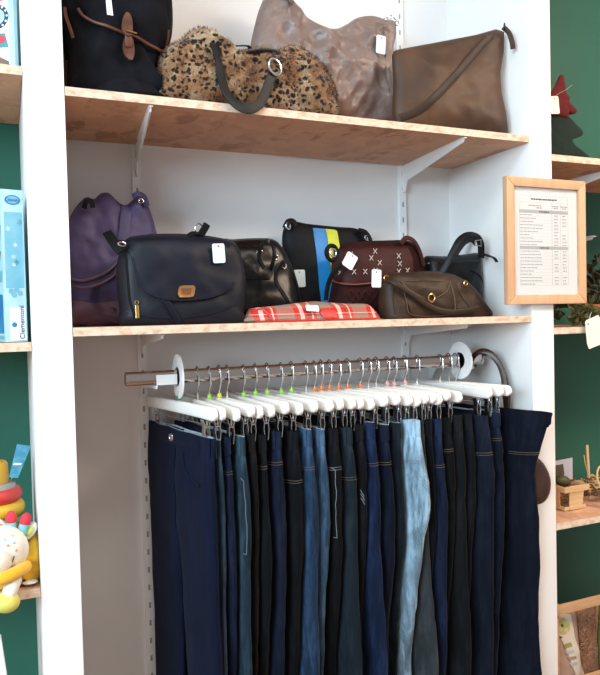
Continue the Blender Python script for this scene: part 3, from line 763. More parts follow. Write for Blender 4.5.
def leopard():
    t = NT('leopard_fur'); v = t.map((1, 1, 1))
    nz = t.add('ShaderNodeTexNoise'); nz.inputs['Scale'].default_value = 45; t.link(v, nz.inputs['Vector'])
    mx = t.add('ShaderNodeMix', data_type='VECTOR'); mx.inputs[0].default_value = .022; t.link(v, mx.inputs[4]); t.link(nz.outputs['Color'], mx.inputs[5])
    vo = t.add('ShaderNodeTexVoronoi', feature='F1'); vo.inputs['Scale'].default_value = 74; t.link(mx.outputs[1], vo.inputs['Vector'])
    sp = t.ramp(vo.outputs['Distance'], [(.38, (1, 1, 1, 1)), (.50, (0, 0, 0, 1))])
    keep = t.ramp(t.noise(v, 30, 2), [(.30, (0, 0, 0, 1)), (.40, (1, 1, 1, 1))])
    mask = t.mix(1.0, sp, keep, 'MULTIPLY')
    tan = t.ramp(t.noise(v, 14, 3), [(.3, srgb('#63402a')), (.5, srgb('#8a6545')), (.7, srgb('#b09a7e'))])
    c = t.mix(mask, tan, srgb('#1b1512')); t.base(c); t.pr(.9, spec=.15, sheen=.3)
    FUR = t.m
    out = [(0.2331, 2.018), (0.2294, 2.0529), (0.2306, 2.0953), (0.2363, 2.1265), (0.2562, 2.1502), (0.2857, 2.166), (0.3059, 2.1878), (0.3285, 2.2005), (0.3483, 2.1937), (0.3628, 2.1692), (0.3852, 2.1527), (0.4265, 2.1532), (0.4745, 2.1717), (0.5202, 2.1702), (0.5563, 2.1875), (0.5896, 2.1817), (0.6259, 2.1633), (0.654, 2.1358), (0.6733, 2.0965), (0.6752, 2.055), (0.66, 2.0275), (0.4487, 2.0076)]
    o = thing('fur_handbag', base_of(out, .10, S1), 'leopard print fur handbag with black strap lying on the upper shelf', 'handbag')
    b = Soft(o, 'body', FUR, out, .095, 0, lambda q: .080 - .03 * q, edge=.35, amp=.024, freq=17, zmin=S1 + .001, rings=14, n=100, seed=2)
    # fur pile: short tapering blades standing on the body
    rr = random.Random(5); fm = MB(); V = b.mb.v; n_ = 0
    fs = [f for f in b.mb.f if len(f) == 4]
    ar = [((V[f[2]] - V[f[0]]).cross(V[f[3]] - V[f[1]])).length for f in fs]
    vs_, fc = [], []
    for f in rr.choices(fs, ar, k=15000):
        u_, w_ = rr.random(), rr.random()
        p = (V[f[0]] * (1 - u_) + V[f[1]] * u_) * (1 - w_) + (V[f[3]] * (1 - u_) + V[f[2]] * u_) * w_
        nrm = ((V[f[2]] - V[f[0]]).cross(V[f[3]] - V[f[1]])).normalized()
        if nrm.dot(p - Vector((p.x, .10, S1 + .06))) < 0: nrm = -nrm
        d = (nrm + Vector((rr.uniform(-.5, .5), rr.uniform(-.5, .5), rr.uniform(-.8, .2)))).normalized()
        sd = d.orthogonal().normalized(); sd.rotate(Matrix.Rotation(rr.uniform(0, 6.28), 3, d)); L = rr.uniform(.005, .010)
        q = p + d * L
        if q.z < S1 + .001: q.z = S1 + .001
        i0 = len(vs_); vs_ += [p - sd * .0009, p + sd * .0009, q]; fc.append((i0, i0 + 1, i0 + 2))
    fm.add(vs_, fc)
    tag(fm.build('fur_pile', FUR, o, smooth=False), kind='stuff')
    ST = mat('black_strap_leather', '#121214', rough=.5, spec=.3, bump=(120, .1))
    st = cr([(0.3452, 0.05, 2.1531), (0.3504, 0.03, 2.1139), (0.3495, 0.015, 2.0693), (0.3545, -0.004, 2.0248), (0.3746, -0.014, 1.9965), (0.4021, -0.018, 1.9866), (0.4285, -0.014, 1.9996), (0.4471, -0.006, 2.0249), (0.4637, 0.002, 2.0596), (0.4762, 0.006, 2.0859)], 7)
    MB().ribbon(st, .024, .0035, (.25, -1, .15)).build('strap', ST, o)
    st = cr([(0.3404, 0.1, 2.1782), (0.3624, 0.09, 2.1702), (0.403, 0.09, 2.1709), (0.4446, 0.09, 2.1764), (0.4557, 0.1, 2.1668)], 6)
    MB().ribbon(st, .014, .003, (0, -.3, 1)).build('back_strap', ST, o)
    MB().ribbon(cr([(0.4284, 0.06, 2.1488), (0.4559, 0.05, 2.1536), (0.4872, 0.05, 2.1577), (0.5042, 0.04, 2.1514), (0.5102, 0.03, 2.1342)], 5), .018, .004, (0, -.6, 1)).build('strap_loop', ST, o)
    c_ = [(0.4809, 0.004, 2.1)][0]
    MB().torus(c_, .0195, .0026, (.35, -1, .1)).build('ring', STEEL, o)
leopard()

def hobo():
    a = .255
    NY = mat('taupe_nylon', '#85716a', '#75625b', .38, nscale=8, bump=(16, .8, .012), spec=.5)
    out = [(0.7357, 2.065), (0.7129, 2.1552), (0.6461, 2.189), (0.5572, 2.2054), (0.5203, 2.2329), (0.5306, 2.2959), (0.5496, 2.3577), (0.5802, 2.4084), (0.6214, 2.399), (0.6563, 2.3499), (0.711, 2.3277), (0.7674, 2.3219), (0.8064, 2.3417), (0.8395, 2.3665), (0.8894, 2.3798), (0.933, 2.3748), (0.9637, 2.3736), (0.9662, 2.333), (0.955, 2.2905), (0.9713, 2.2516), (0.9663, 2.1835), (0.9719, 2.1252), (0.9708, 2.0779)]
    o = thing('hobo_bag', base_of(out, a, S1), 'crumpled taupe nylon shoulder bag between leopard bag and brown bag', 'bag')
    b = Soft(o, 'body', NY, out, a, 0, lambda q: .085 - .045 * q, edge=.3, amp=.012, freq=15, zmin=S1 + .001, rings=26, n=170, seed=6, pw=2, ridge=.032)
    dk = mat('dark_taupe_webbing', '#5b4c46', rough=.6)
    b.strap('strap', NY, [(0.9249, 2.3346), (0.9203, 2.2798), (0.9159, 2.2308), (0.9214, 2.1801), (0.9272, 2.1406)], .013, .003, .006)
    for p in [(0.9081, 0.2, 2.3561), (0.9216, 0.2, 2.3638), (0.9349, 0.2, 2.3572), (0.9448, 0.2, 2.3501)]: MB().torus(p, .006, .0018, (rnd.uniform(-1, 1), -1, rnd.uniform(-.5, .5)), 12, 6).build('snap_ring', STEEL, o)
    MB().ribbon(cr([(0.5922, 0.21, 2.3854), (0.6101, 0.205, 2.3647), (0.6209, 0.21, 2.3578)], 4), .012, .004).build('strap_end', dk, o)
    # sewn vertical pleats
    for s_ in ("345,29 350,50 362,68 370,90", "372,18 366,40 372,62 390,72"):
        pass
    p = [(0.8846, 0.18, 2.277)][0]; card('price_tag', TAGP, (p[0], b.tagy(p[0], p[2], .030, .052, OFFT), p[2]), .030, .052, R(4), parent=o)
hobo()

def brown_bag():
    a, s_ = .235, -.125
    LE = mat('dull_brown_leather', '#553c2a', '#3b2b22', .5, nscale=9, bump=(40, .2, .002), lo=.35, hi=.65, spec=.25)
    LD = mat('dark_brown_leather', '#33251d', rough=.5, spec=.25, bump=(60, .2))
    out = [(0.8941, 2.0202), (0.8832, 2.0661), (0.8879, 2.1483), (0.8835, 2.2242), (0.8927, 2.2359), (1.0144, 2.2659), (1.1406, 2.2997), (1.2055, 2.3228), (1.2315, 2.3167), (1.2273, 2.2593), (1.2131, 2.1952), (1.2154, 2.1382), (1.2276, 2.0817), (1.2332, 2.0245), (1.2163, 1.9977)]
    o = thing('leather_shoulder_bag', base_of(out, .12, S1), 'flat brown leather shoulder bag leaning by the right alcove wall', 'bag')
    b = Soft(o, 'body', LE, [(min(x, 1.238), z) for x, z in out], a, s_, lambda q: .055 - .035 * q, edge=.25, amp=.007, freq=13, zmin=S1 + .001, rings=14, n=90, seed=9, smooth=False, ridge=.003)
    b.strap('strap', LD, [(1.1766, 2.299), (1.1345, 2.2561), (1.0833, 2.2046), (1.0265, 2.145), (0.9707, 2.0917), (0.9279, 2.0591), (0.8802, 2.0426)], .020, .004, .006)
    k = [(1.2042, 0.05, 2.317), (1.2211, 0.045, 2.3005), (1.2272, 0.04, 2.274), (1.2304, 0.04, 2.2547)]
    k = [(min(x, 1.241), y, z) for x, y, z in k]
    MB().ribbon(cr(k, 5), .014, .004, (-.5, -1, 0)).build('strap_end', LD, o)
    MB().torus((k[0][0], k[0][1] - .006, k[0][2]), .008, .0018, (1, -.6, 0), 14, 6).build('ring', DARKMETAL, o)
    tr = [(0.8839, 2.2269), (1.0046, 2.2566), (1.1297, 2.2901), (1.2037, 2.3139)]
    MB().tube([Vector((x, a + s_ * x - .004, z)) for x, z in tr], .003, 6).build('top_binding', LD, o)
brown_bag()

# ------------------------------------------------------------------ bags on the lower shelf
def purple_bag():
    PU = mat('purple_quilted_nylon', '#453c66', '#352d52', .6, nscale=16, bump=(26, .5, .004))
    PL = mat('plum_smooth_nylon', '#5d4558', '#6e5468', .45, nscale=9, bump=(18, .3, .004))
    out = [(0.0162, 1.4909), (0.0168, 1.5824), (0.0184, 1.7055), (0.0292, 1.7501), (0.0492, 1.7854), (0.069, 1.806), (0.0856, 1.7993), (0.1006, 1.815), (0.1203, 1.8184), (0.137, 1.8016), (0.1564, 1.7872), (0.1717, 1.798), (0.1899, 1.8141), (0.2074, 1.8047), (0.2193, 1.7744), (0.2283, 1.7309), (0.2338, 1.6587), (0.2307, 1.5551), (0.2131, 1.4855)]
    out = [(max(x, .012), z) for x, z in out]
    o = thing('purple_backpack', base_of(out, .20, S2), 'purple gathered nylon backpack beside the navy satchel', 'backpack')
    b = Soft(o, 'body', PU, out, .255, 0, lambda q: .092 - .04 * q, edge=.35, amp=.012, freq=18, zmin=S2 + .001, rings=16, n=110, seed=3, ridge=.012)
    b.patch('base_panel', PL, [(0.0133, 1.555), (0.0677, 1.5472), (0.1382, 1.5535), (0.1619, 1.5459), (0.153, 1.4899), (0.0114, 1.4937)], th=.002, off=.001, n=50)
    for q in ("70,276 82,280 96,277 110,270 122,258", "70,283 84,288 100,285 114,277 126,264"):
        P = [Vector((max(p.x, .01), b.y(p.x, p.z) - .006, p.z)) for p in cr([(x, 0, z) for x, z in [(0.0129, 1.6114), (0.0397, 1.602), (0.0719, 1.6091), (0.105, 1.626), (0.1342, 1.6552)]], 5)]
        dz = 0 if q.startswith("70,276") else -.017
        MB().tube([p + Vector((dz * -.3, -.002, dz)) for p in P], .0035, 8).build('drawcord', PL, o)
    b.strap('strap', PU, [(0.1599, 1.7913), (0.1542, 1.7618), (0.1484, 1.7299), (0.1427, 1.7005)], .026, .003, .006)
    MB().ribbon(cr([(0.1729, 0.21, 1.8116), (0.1837, 0.2, 1.8178), (0.2002, 0.21, 1.8129), (0.209, 0.22, 1.7923)], 5), .014, .004, (0, -1, .3)).build('strap_top', PU, o)
    MB().ribbon(cr([(0.0545, 0.21, 1.7794), (0.0585, 0.2, 1.7924), (0.0702, 0.2, 1.7954), (0.0744, 0.2, 1.7786)], 5), .012, .004).build('cord_loop', mat('black_webbing', '#0c0c0e', rough=.7, spec=.2), o)
    MB().torus([(0.1887, 0.19, 1.7991)][0], .006, .0016, (0, -1, .3), 14, 6).build('ring', STEEL, o)
purple_bag()
BLW = mat('black_webbing', '#0c0c0e', rough=.7, spec=.2)

def satchel():
    NA = mat('navy_grained_leather', '#191b25', '#13151d', .5, nscale=9, bump=(170, .35, .001), spec=.25)
    NF = mat('dark_navy_leather_flap', '#0f1322', '#0c101b', .5, nscale=7, bump=(170, .3, .001), spec=.25)
    out = [(0.1418, 1.4927), (0.125, 1.5395), (0.12, 1.5973), (0.1261, 1.648), (0.1383, 1.6759), (0.1525, 1.69), (0.2108, 1.6961), (0.3075, 1.696), (0.3777, 1.6878), (0.3978, 1.671), (0.4095, 1.6268), (0.4132, 1.5724), (0.4041, 1.523), (0.3849, 1.4863)]
    o = thing('satchel', base_of(out, .095, S2), 'navy leather satchel with rounded flap and copper badge', 'bag')
    b = Soft(o, 'body', NA, out, .095, 0, lambda q: .060 - .018 * q, edge=.62, amp=.005, freq=14, zmin=S2 + .001, rings=14, n=90, seed=4, pw=4, ridge=.003)
    f = b.patch('flap', NF, [(0.134, 1.6879), (0.1373, 1.65), (0.1429, 1.6164), (0.1531, 1.585), (0.1726, 1.5623), (0.2018, 1.5506), (0.241, 1.5456), (0.2884, 1.5473), (0.3272, 1.5539), (0.3621, 1.5678), (0.38, 1.5868), (0.3837, 1.6297), (0.3725, 1.6746), (0.3555, 1.6885), (0.2454, 1.6951)], th=.006, rings=8, n=70, bulge=.006, smooth=True)
    MB().tube([Vector((p.x, b.y(p.x, p.z) - .0075, p.z)) for p in cr([(x, 0, z) for x, z in [(0.1385, 1.6473), (0.1442, 1.6161), (0.1544, 1.5847), (0.1717, 1.5644), (0.2008, 1.5528), (0.2399, 1.5477), (0.2871, 1.5495), (0.3258, 1.5561), (0.3581, 1.57), (0.376, 1.5889)]], 5)], .0022, 6).build('piping', NA, f)
    b.strap('front_seam', NF, [(0.1224, 1.5247), (0.1711, 1.5125), (0.2399, 1.5087), (0.3164, 1.5164), (0.3862, 1.539)], .005, .003, .001)
    b.strap('diagonal_strap', NF, [(0.1934, 1.5708), (0.2087, 1.548), (0.224, 1.5227), (0.2418, 1.4948)], .014, .003, .004)
    bd = [(0.2394, 1.5728), (0.2419, 1.5796), (0.2513, 1.5819), (0.2748, 1.5818), (0.2794, 1.5772), (0.2766, 1.5633), (0.2741, 1.5564), (0.2646, 1.5542), (0.2412, 1.5544), (0.2368, 1.5614)]
    g = b.patch('badge', COPPER, bd, th=.003, off=.009, rings=2, n=30)
    b.patch('badge_inset', mat('copper_dark', '#9a6a48', rough=.4, metal=1), [(0.2465, 1.575), (0.2699, 1.5749), (0.2671, 1.5611), (0.2461, 1.5613)], th=.0008, off=.013, rings=1, n=20, parent=g)
    p = [(0.3387, 0.03, 1.6575)][0]; card('price_tag', TAGP, (p[0], b.tagy(p[0], p[2], .030, .046, .016), p[2]), .030, .046, R(-3), parent=o)
    MB().ribbon(cr([(0.2743, 0.09, 1.6934), (0.2769, 0.08, 1.7018), (0.2942, 0.08, 1.7094), (0.3165, 0.09, 1.704), (0.3211, 0.09, 1.6896)], 5), .016, .004, (0, -.6, 1)).build('top_handle', BLW, o)
    MB().torus([(0.3098, 0.1, 1.722)][0], .013, .0018, (.6, -1, 0), 18, 6).build('handle_ring', STEEL, o)
    MB().ribbon(cr([(0.3118, 0.1, 1.7051), (0.3249, 0.1, 1.7249), (0.3302, 0.1, 1.7348)], 4), .018, .006, (.4, -1, 0)).build('handle_tab', BLW, o)
    MB().ribbon(cr([(0.0946, 0.12, 1.7113), (0.1011, 0.09, 1.6894), (0.1088, 0.07, 1.6715), (0.1158, 0.06, 1.6592)], 5), .022, .004, (-.2, -1, .2)).build('side_strap', BLW, o)
    MB().torus([(0.1178, 0.055, 1.6768)][0], .009, .0018, (.3, -1, .5), 16, 6, (.6, 1)).build('strap_ring', STEEL, o)
    z_ = [(0.1449, 1.5378), (0.1452, 1.5085)]
    MB().ribbon([Vector((x, b.y(x, z) - .006, z)) for x, z in z_], .008, .002).build('zip_pull', GOLD, o)
    MB().torus((z_[0][0], b.y(*z_[0]) - .006, z_[0][1] + .006), .004, .0012, (0, -1, 0), 12, 6).build('zip_ring', GOLD, o)
    b.strap('side_zip', BLW, [(0.1275, 1.6585), (0.1282, 1.6065), (0.1309, 1.5499), (0.1408, 1.5088)], .006, .003, .001)
satchel()

def patent_bag():
    PA = mat('black_patent_leather', '#060506', '#0a0809', .3, nscale=10, bump=(24, .15, .003), spec=.28)
    out = [(0.3915, 1.4807), (0.3942, 1.5778), (0.4031, 1.6982), (0.4418, 1.7069), (0.5095, 1.7111), (0.5498, 1.7093), (0.5726, 1.6881), (0.5924, 1.653), (0.6089, 1.6039), (0.6195, 1.5489), (0.6206, 1.4744)]
    o = thing('patent_handbag', base_of(out, .205, S2), 'glossy black handbag with metal eyelets behind the navy satchel', 'handbag')
    b = Soft(o, 'body', PA, out, .225, 0, lambda q: .07 - .03 * q, edge=.4, amp=.008, freq=12, zmin=S2 + .001, rings=12, n=84, seed=12)
    for q in ("266,252,.14", "281,256,.15", "289,265,.15"):
        x, y, z = [(0.4974, 0.14, 1.673)][0] if q[0:3] == "266" else [(0.5432, 0.15, 1.6642)][0] if q[0:3] == "281" else [(0.5654, 0.15, 1.6407)][0]
        MB().torus((x, b.y(x, z) - .004, z), .010 if q[0:3] == "266" else .0065, .002, (.2, -1, .1), 18, 6).build('eyelet', STEEL, o)
    MB().ribbon(cr([(0.4833, 0.12, 1.6299), (0.4704, 0.12, 1.6554), (0.4766, 0.12, 1.6861), (0.4972, 0.13, 1.7004), (0.5115, 0.125, 1.6873), (0.5115, 0.12, 1.6559), (0.4996, 0.12, 1.6249)], 5), .012, .004, (.7, -1, 0)).build('strap_loop', PA, o)
    MB().ribbon(cr([(0.5432, 0.13, 1.6467), (0.519, 0.12, 1.625), (0.5134, 0.115, 1.5938), (0.5294, 0.115, 1.5679), (0.5455, 0.115, 1.5418), (0.5441, 0.12, 1.5159)], 5), .013, .004, (.7, -1, 0)).build('strap', PA, o)
    b.patch('flap', PA, [(0.3897, 1.689), (0.487, 1.6961), (0.5229, 1.6864), (0.5331, 1.6475), (0.5236, 1.6056), (0.3846, 1.6029)], th=.005, rings=5, n=50, bulge=.004)
    MB().torus([(0.5698, 0.12, 1.5233)][0], .005, .0018, (0, -1, 0), 12, 6).build('base_ring', GOLD, o)
patent_bag()

def striped_bag():
    a = .318
    CL = mat('black_smooth_canvas', '#0c0d11', '#111318', .65, nscale=14, bump=(200, .15), spec=.2)
    BL = mat('cobalt_blue_panel', '#1683c9', '#0f74b6', .5, nscale=12); YE = mat('lime_yellow_panel', '#c9cf1f', '#b9c21c', .5, nscale=12)
    out = [(0.6273, 1.4739), (0.6262, 1.5519), (0.623, 1.667), (0.6218, 1.7387), (0.6351, 1.7706), (0.6572, 1.7771), (0.7015, 1.7698), (0.7929, 1.7638), (0.85, 1.7625), (0.8771, 1.7513), (0.8937, 1.7245), (0.8959, 1.6701), (0.8911, 1.4666)]
    o = thing('striped_shoulder_bag', base_of(out, a, S2), 'black shoulder bag with cobalt blue and lime yellow stripes', 'bag')
    b = Soft(o, 'body', CL, out, a, 0, lambda q: .042 - .012 * q, edge=.45, amp=.004, freq=12, zmin=S2 + .001, rings=12, n=90, seed=15)
    b.patch('blue_stripe', BL, [(0.7059, 1.7623), (0.746, 1.7607), (0.751, 1.6371), (0.7553, 1.5495), (0.7541, 1.4998), (0.7217, 1.5005), (0.714, 1.579), (0.7098, 1.6658)], th=.0015, off=.0005, rings=4, n=60)
    b.patch('yellow_stripe', YE, [(0.7476, 1.7607), (0.7834, 1.7589), (0.7885, 1.696), (0.7889, 1.5786), (0.7869, 1.4991), (0.7574, 1.4997), (0.757, 1.5495), (0.753, 1.6517)], th=.0015, off=.0005, rings=4, n=60)
    p = [(0.6519, 0.26, 1.6131)][0]; card('price_tag', TAGP, (p[0], b.tagy(p[0], p[2], .036, .050, OFFT), p[2]), .036, .050, R(-2), parent=o)
    MB().torus([(0.6193, 0.28, 1.7624)][0], .009, .0028, (.5, -1, 0), 16, 6).build('ring', STEEL, o)
    MB().ribbon(cr([(0.614, 0.29, 1.7579), (0.6196, 0.28, 1.7738), (0.6352, 0.28, 1.7772), (0.6442, 0.28, 1.7632)], 5), .016, .005, (0, -1, .6)).build('strap_end', CL, o)
    MB().ribbon(cr([(0.8506, 0.29, 1.7589), (0.8688, 0.28, 1.7522), (0.8855, 0.28, 1.7317), (0.8974, 0.29, 1.7059)], 5), .018, .006, (.2, -1, .8)).build('strap_end', CL, o)
    MB().torus([(0.8663, 0.27, 1.7331)][0], .007, .002, (.5, -1, .2), 14, 6).build('ring', STEEL, o)
striped_bag()

def maroon_bag():
    MA = mat('maroon_suede', '#2e1413', '#251010', .8, nscale=22, bump=(90, .3, .002), spec=.1)
    MF = mat('maroon_leather_flap', '#3a1614', '#30110f', .6, nscale=16, bump=(120, .25, .001), spec=.2)
    XS_ = mat('pale_cross_stitch', '#bfb3a8', rough=.8)
    out = [(0.7126, 1.4719), (0.7239, 1.5476), (0.7382, 1.6179), (0.7491, 1.6743), (0.7623, 1.6971), (0.7913, 1.7033), (0.8898, 1.7082), (0.9577, 1.7125), (0.9921, 1.7014), (1.0086, 1.6572), (1.0209, 1.5739), (1.0256, 1.4632)]
    o = thing('maroon_shoulder_bag', base_of(out, .21, S2), 'maroon shoulder bag with pale cross stitches on the flap', 'bag')
    b = Soft(o, 'body', MA, out, .21, 0, lambda q: .065 - .02 * q, edge=.5, amp=.006, freq=13, zmin=S2 + .001, rings=12, n=84, seed=21)
    f = b.patch('flap', MF, [(0.7282, 1.6903), (0.8381, 1.6979), (0.9464, 1.7001), (0.9591, 1.6632), (0.9545, 1.6088), (0.9373, 1.5917), (0.8518, 1.5919), (0.7721, 1.5865), (0.7319, 1.5921), (0.7201, 1.6085), (0.7211, 1.6493)], th=.005, rings=6, n=60, bulge=.004)
    rim = cr([(x, 0, z) for x, z in [(0.7181, 1.6106), (0.7299, 1.5943), (0.7668, 1.5887), (0.8459, 1.5941), (0.9277, 1.594), (0.9447, 1.611)]], 5)
    MB().tube([Vector((p.x, b.y(p.x, p.z) - .006, p.z)) for p in rim], .0025, 6).build('flap_binding', mat('rust_leather', '#6a3424', rough=.55), f)
    pts = [(0.7595, 1.6735), (0.7337, 1.6242), (0.7645, 1.6243), (0.7958, 1.6245), (0.8275, 1.6274), (0.8352, 1.683), (0.844, 1.6498), (0.8188, 1.6633), (0.9095, 1.6701), (0.9019, 1.625), (0.9317, 1.628), (0.909, 1.6476)]
    xm = MB()
    for x, z in pts:
        y = b.y(x, z) - .0115
        for s in (-1, 1): xm.tube([(x - .006, y, z - .007 * s), (x + .006, y, z + .007 * s)], .0011, 5)
    xm.build('cross_stitches', XS_, f)
    lat = MB()
    for sgn in (-1, 1):
        for k in range(5):
            xa, za = [(0.7469, 1.5729)][0]
            P = []
            for t in range(7):
                x = xa + .02 * k + sgn * .008 * math.sin(t * math.pi / 3) + .01; z = za - .009 * t
                P.append((x, b.y(x, z) - .002, z))
            lat.tube(cr(P, 3), .0018, 5)
    lat.build('laced_pattern', MF, o)
    c_ = [(0.6833, 0.13, 1.6723)][0]
    MB().torus(c_, .020, .006, (.3, -1, 0), 22, 8).build('strap_knot', BLW, o)
    MB().torus((c_[0], c_[1] - .008, c_[2]), .011, .002, (.3, -1, 0), 18, 6).build('buckle', STEEL, o)
    MB().tube([(c_[0], c_[1] - .008, c_[2] - .012), (c_[0], c_[1] - .008, c_[2] + .012)], .0018, 6).build('buckle_pin', STEEL, o)
    MB().ribbon(cr([(0.6814, 0.17, 1.5472), (0.6837, 0.16, 1.5878), (0.698, 0.15, 1.6227), (0.723, 0.15, 1.6447)], 5), .014, .004, (.3, -1, 0)).build('strap', BLW, o)
    p = [(0.7498, 0.13, 1.6543)][0]; card('price_tag', TAGW, (p[0], b.tagy(p[0], p[2], .036, .042, .015), p[2]), .036, .042, R(32), parent=o)
    MB().ribbon(cr([(0.9252, 0.17, 1.7057), (0.9425, 0.17, 1.7234), (0.9695, 0.17, 1.7153), (0.9894, 0.17, 1.6837), (1.0024, 0.17, 1.643)], 5), .014, .004, (.2, -1, .4)).build('side_strap', MF, o)
maroon_bag()

def clutch():
    t = NT('red_plaid'); v = t.map((1, 1, 1)); sx = t.add('ShaderNodeSeparateXYZ'); t.link(v, sx.inputs[0])
    def stripes(sock, per, stops, ph=0):
        m1 = t.add('ShaderNodeMath', operation='MULTIPLY_ADD'); m1.inputs[1].default_value = 1 / per; m1.inputs[2].default_value = 5 + ph; t.link(sock, m1.inputs[0])
        fr = t.add('ShaderNodeMath', operation='FRACT'); t.link(m1.outputs[0], fr.inputs[0]); return t.ramp(fr.outputs[0], stops, 'CONSTANT')
    red, tan, wh, dk = srgb('#c02a24'), srgb('#8d7a6c'), srgb('#e2cdbd'), srgb('#7f2a28')
    c1 = stripes(sx.outputs[0], .105, [(0, tan), (.30, red), (.44, wh), (.54, red), (.62, dk), (.66, red), (.74, wh), (.78, red), (.86, tan)])
    c2 = stripes(sx.outputs[2], .036, [(0, red), (.30, tan), (.62, tan), (.72, red), (.86, wh), (.92, red)], .35)
    t.base(t.mix(.42, c1, c2)); t.pr(.6, spec=.2)
    RD = mat('red_binding', '#c3322b', rough=.5)
    out = [(0.4281, 1.4925), (0.4259, 1.5071), (0.4315, 1.5215), (0.4419, 1.5261), (0.5022, 1.53), (0.5698, 1.534), (0.6822, 1.5324), (0.7466, 1.5315), (0.7584, 1.5235), (0.773, 1.5076), (0.7787, 1.4943), (0.7754, 1.4839)]
    o = thing('plaid_clutch', base_of(out, .09, S2), 'flat red and beige plaid clutch lying at the shelf edge', 'clutch bag')
    b = Soft(o, 'body', t.m, [(x, z) for x, z in out], .074, 0, lambda q: .053 - .024 * q, edge=.55, amp=.003, freq=14, zmin=S2 + .001, rings=8, n=80, seed=30)
    for q in (0, 1):
        pts = [(0.4271, 1.4949), (0.4631, 1.4916), (0.5642, 1.4916), (0.676, 1.4915), (0.7668, 1.4893)] if q == 0 else [(0.4304, 1.5213), (0.4484, 1.5234), (0.461, 1.5111), (0.4684, 1.4963)]
        MB().tube([Vector((p.x, b.y(p.x, p.z) - .001, p.z)) for p in cr([(x, 0, max(z, S2 + .003)) for x, z in pts], 5)], .0025, 6).build('binding', RD, o)
    b.patch('closure_tab', RD, [(0.6034, 1.5207), (0.6286, 1.5228), (0.6423, 1.51), (0.6362, 1.4924), (0.6139, 1.4954), (0.5976, 1.5083)], th=.003, off=.001, rings=3, n=30, smooth=True)
    p = [(0.5749, 0.0, 1.5233)][0]; card('price_tag', TAGW, (p[0], b.tagy(p[0], p[2], .034, .018, .008), p[2]), .034, .018, R(6), lean=R(-35), parent=o, hole=False)
clutch()

def brown_handbag():
    BR = mat('brown_worn_leather', '#38261a', '#281a11', .5, nscale=9, bump=(50, .35, .003), lo=.3, hi=.7, spec=.25)
    out = [(0.8169, 1.4749), (0.8119, 1.5292), (0.8162, 1.5805), (0.826, 1.6021), (0.8451, 1.613), (0.9124, 1.6132), (0.9949, 1.6135), (1.0457, 1.6052), (1.0834, 1.5909), (1.1109, 1.565), (1.1386, 1.5301), (1.1632, 1.5007), (1.1556, 1.4834), (1.0949, 1.4676)]
    o = thing('brown_handbag', base_of(out, .09, S2), 'small dark brown handbag with a brass ring on its front pocket', 'handbag')
    b = Soft(o, 'body', BR, out, .088, 0, lambda q: .058 - .024 * q, edge=.5, ridge=.004, amp=.006, freq=17, zmin=S2 + .001, rings=12, n=84, seed=33, smooth=False, pw=4)
    b.patch('pocket', BR, [(0.8575, 1.5885), (0.9988, 1.591), (1.0077, 1.5388), (0.997, 1.5004), (0.868, 1.5004), (0.8564, 1.5406)], th=.005, rings=4, n=48, bulge=.004)
    f = b.patch('pocket_flap', BR, [(0.845, 1.5905), (0.9204, 1.5932), (0.9982, 1.5904), (0.9779, 1.5633), (0.9418, 1.5446), (0.9224, 1.5368), (0.9003, 1.5477), (0.8662, 1.5667)], th=.004, off=.009, rings=4, n=48, bulge=.002)
    MB().tube([Vector((p.x, b.y(p.x, p.z) - .0155, p.z)) for p in cr([(x, 0, z) for x, z in [(0.845, 1.5905), (0.8662, 1.5667), (0.9003, 1.5477), (0.9224, 1.5368), (0.9418, 1.5446), (0.9779, 1.5633), (0.9982, 1.5904)]], 5)], .0016, 6).build('flap_edge', mat('tan_leather_edge', '#5a4434', rough=.5), f)
    MB().tube([Vector((p.x, b.y(p.x, p.z) - .003, p.z)) for p in cr([(x, 0, z) for x, z in [(0.8542, 1.5831), (0.8564, 1.5406), (0.865, 1.5031), (0.9315, 1.4963), (1.0004, 1.5031), (1.0111, 1.5387), (1.0053, 1.5827)]], 5)], .0014, 6).build('pocket_seam', mat('tan_leather_edge', '#5a4434'), o)
    p = [(0.9257, 0.02, 1.5448)][0]; y = b.y(p[0], p[2]) - .018
    MB().torus((p[0], y, p[2]), .0105, .0024, (0, -1, 0), 20, 8).build('ring', GOLD, o)
    MB().ell((p[0], y + .002, p[2] + .011), (.004, .003, .004)).build('ring_stud', GOLD, o)
    b.strap('strap', BR, [(0.8145, 1.5984), (0.8416, 1.5774), (0.8753, 1.5533), (0.9126, 1.5262), (0.9572, 1.5092), (1.0097, 1.5055), (1.0841, 1.5153)], .014, .004, .017)
    e = [(0.8177, 0.04, 1.6076), (1.0608, 0.05, 1.5921)]
    for q in e: MB().torus((q[0], b.y(q[0], q[2] - .01) - .006, q[2] - .006), .007, .0018, (.2, -1, 0), 14, 6).build('strap_ring', GOLD, o)
    p = [(0.7918, 0.02, 1.601)][0]; card('price_tag', TAGW, (p[0], b.tagy(p[0], p[2], .029, .048, OFFT), p[2]), .029, .048, R(2), parent=o)
    for s in (0, 1):
        q = [(1.0327, 1.5832), (1.0423, 1.5526), (1.0653, 1.516)] if s else [(0.8326, 1.5837), (0.8255, 1.5466), (0.8277, 1.504)]
        b.strap('side_crease', BR, q, .006, .003, .001)
brown_handbag()

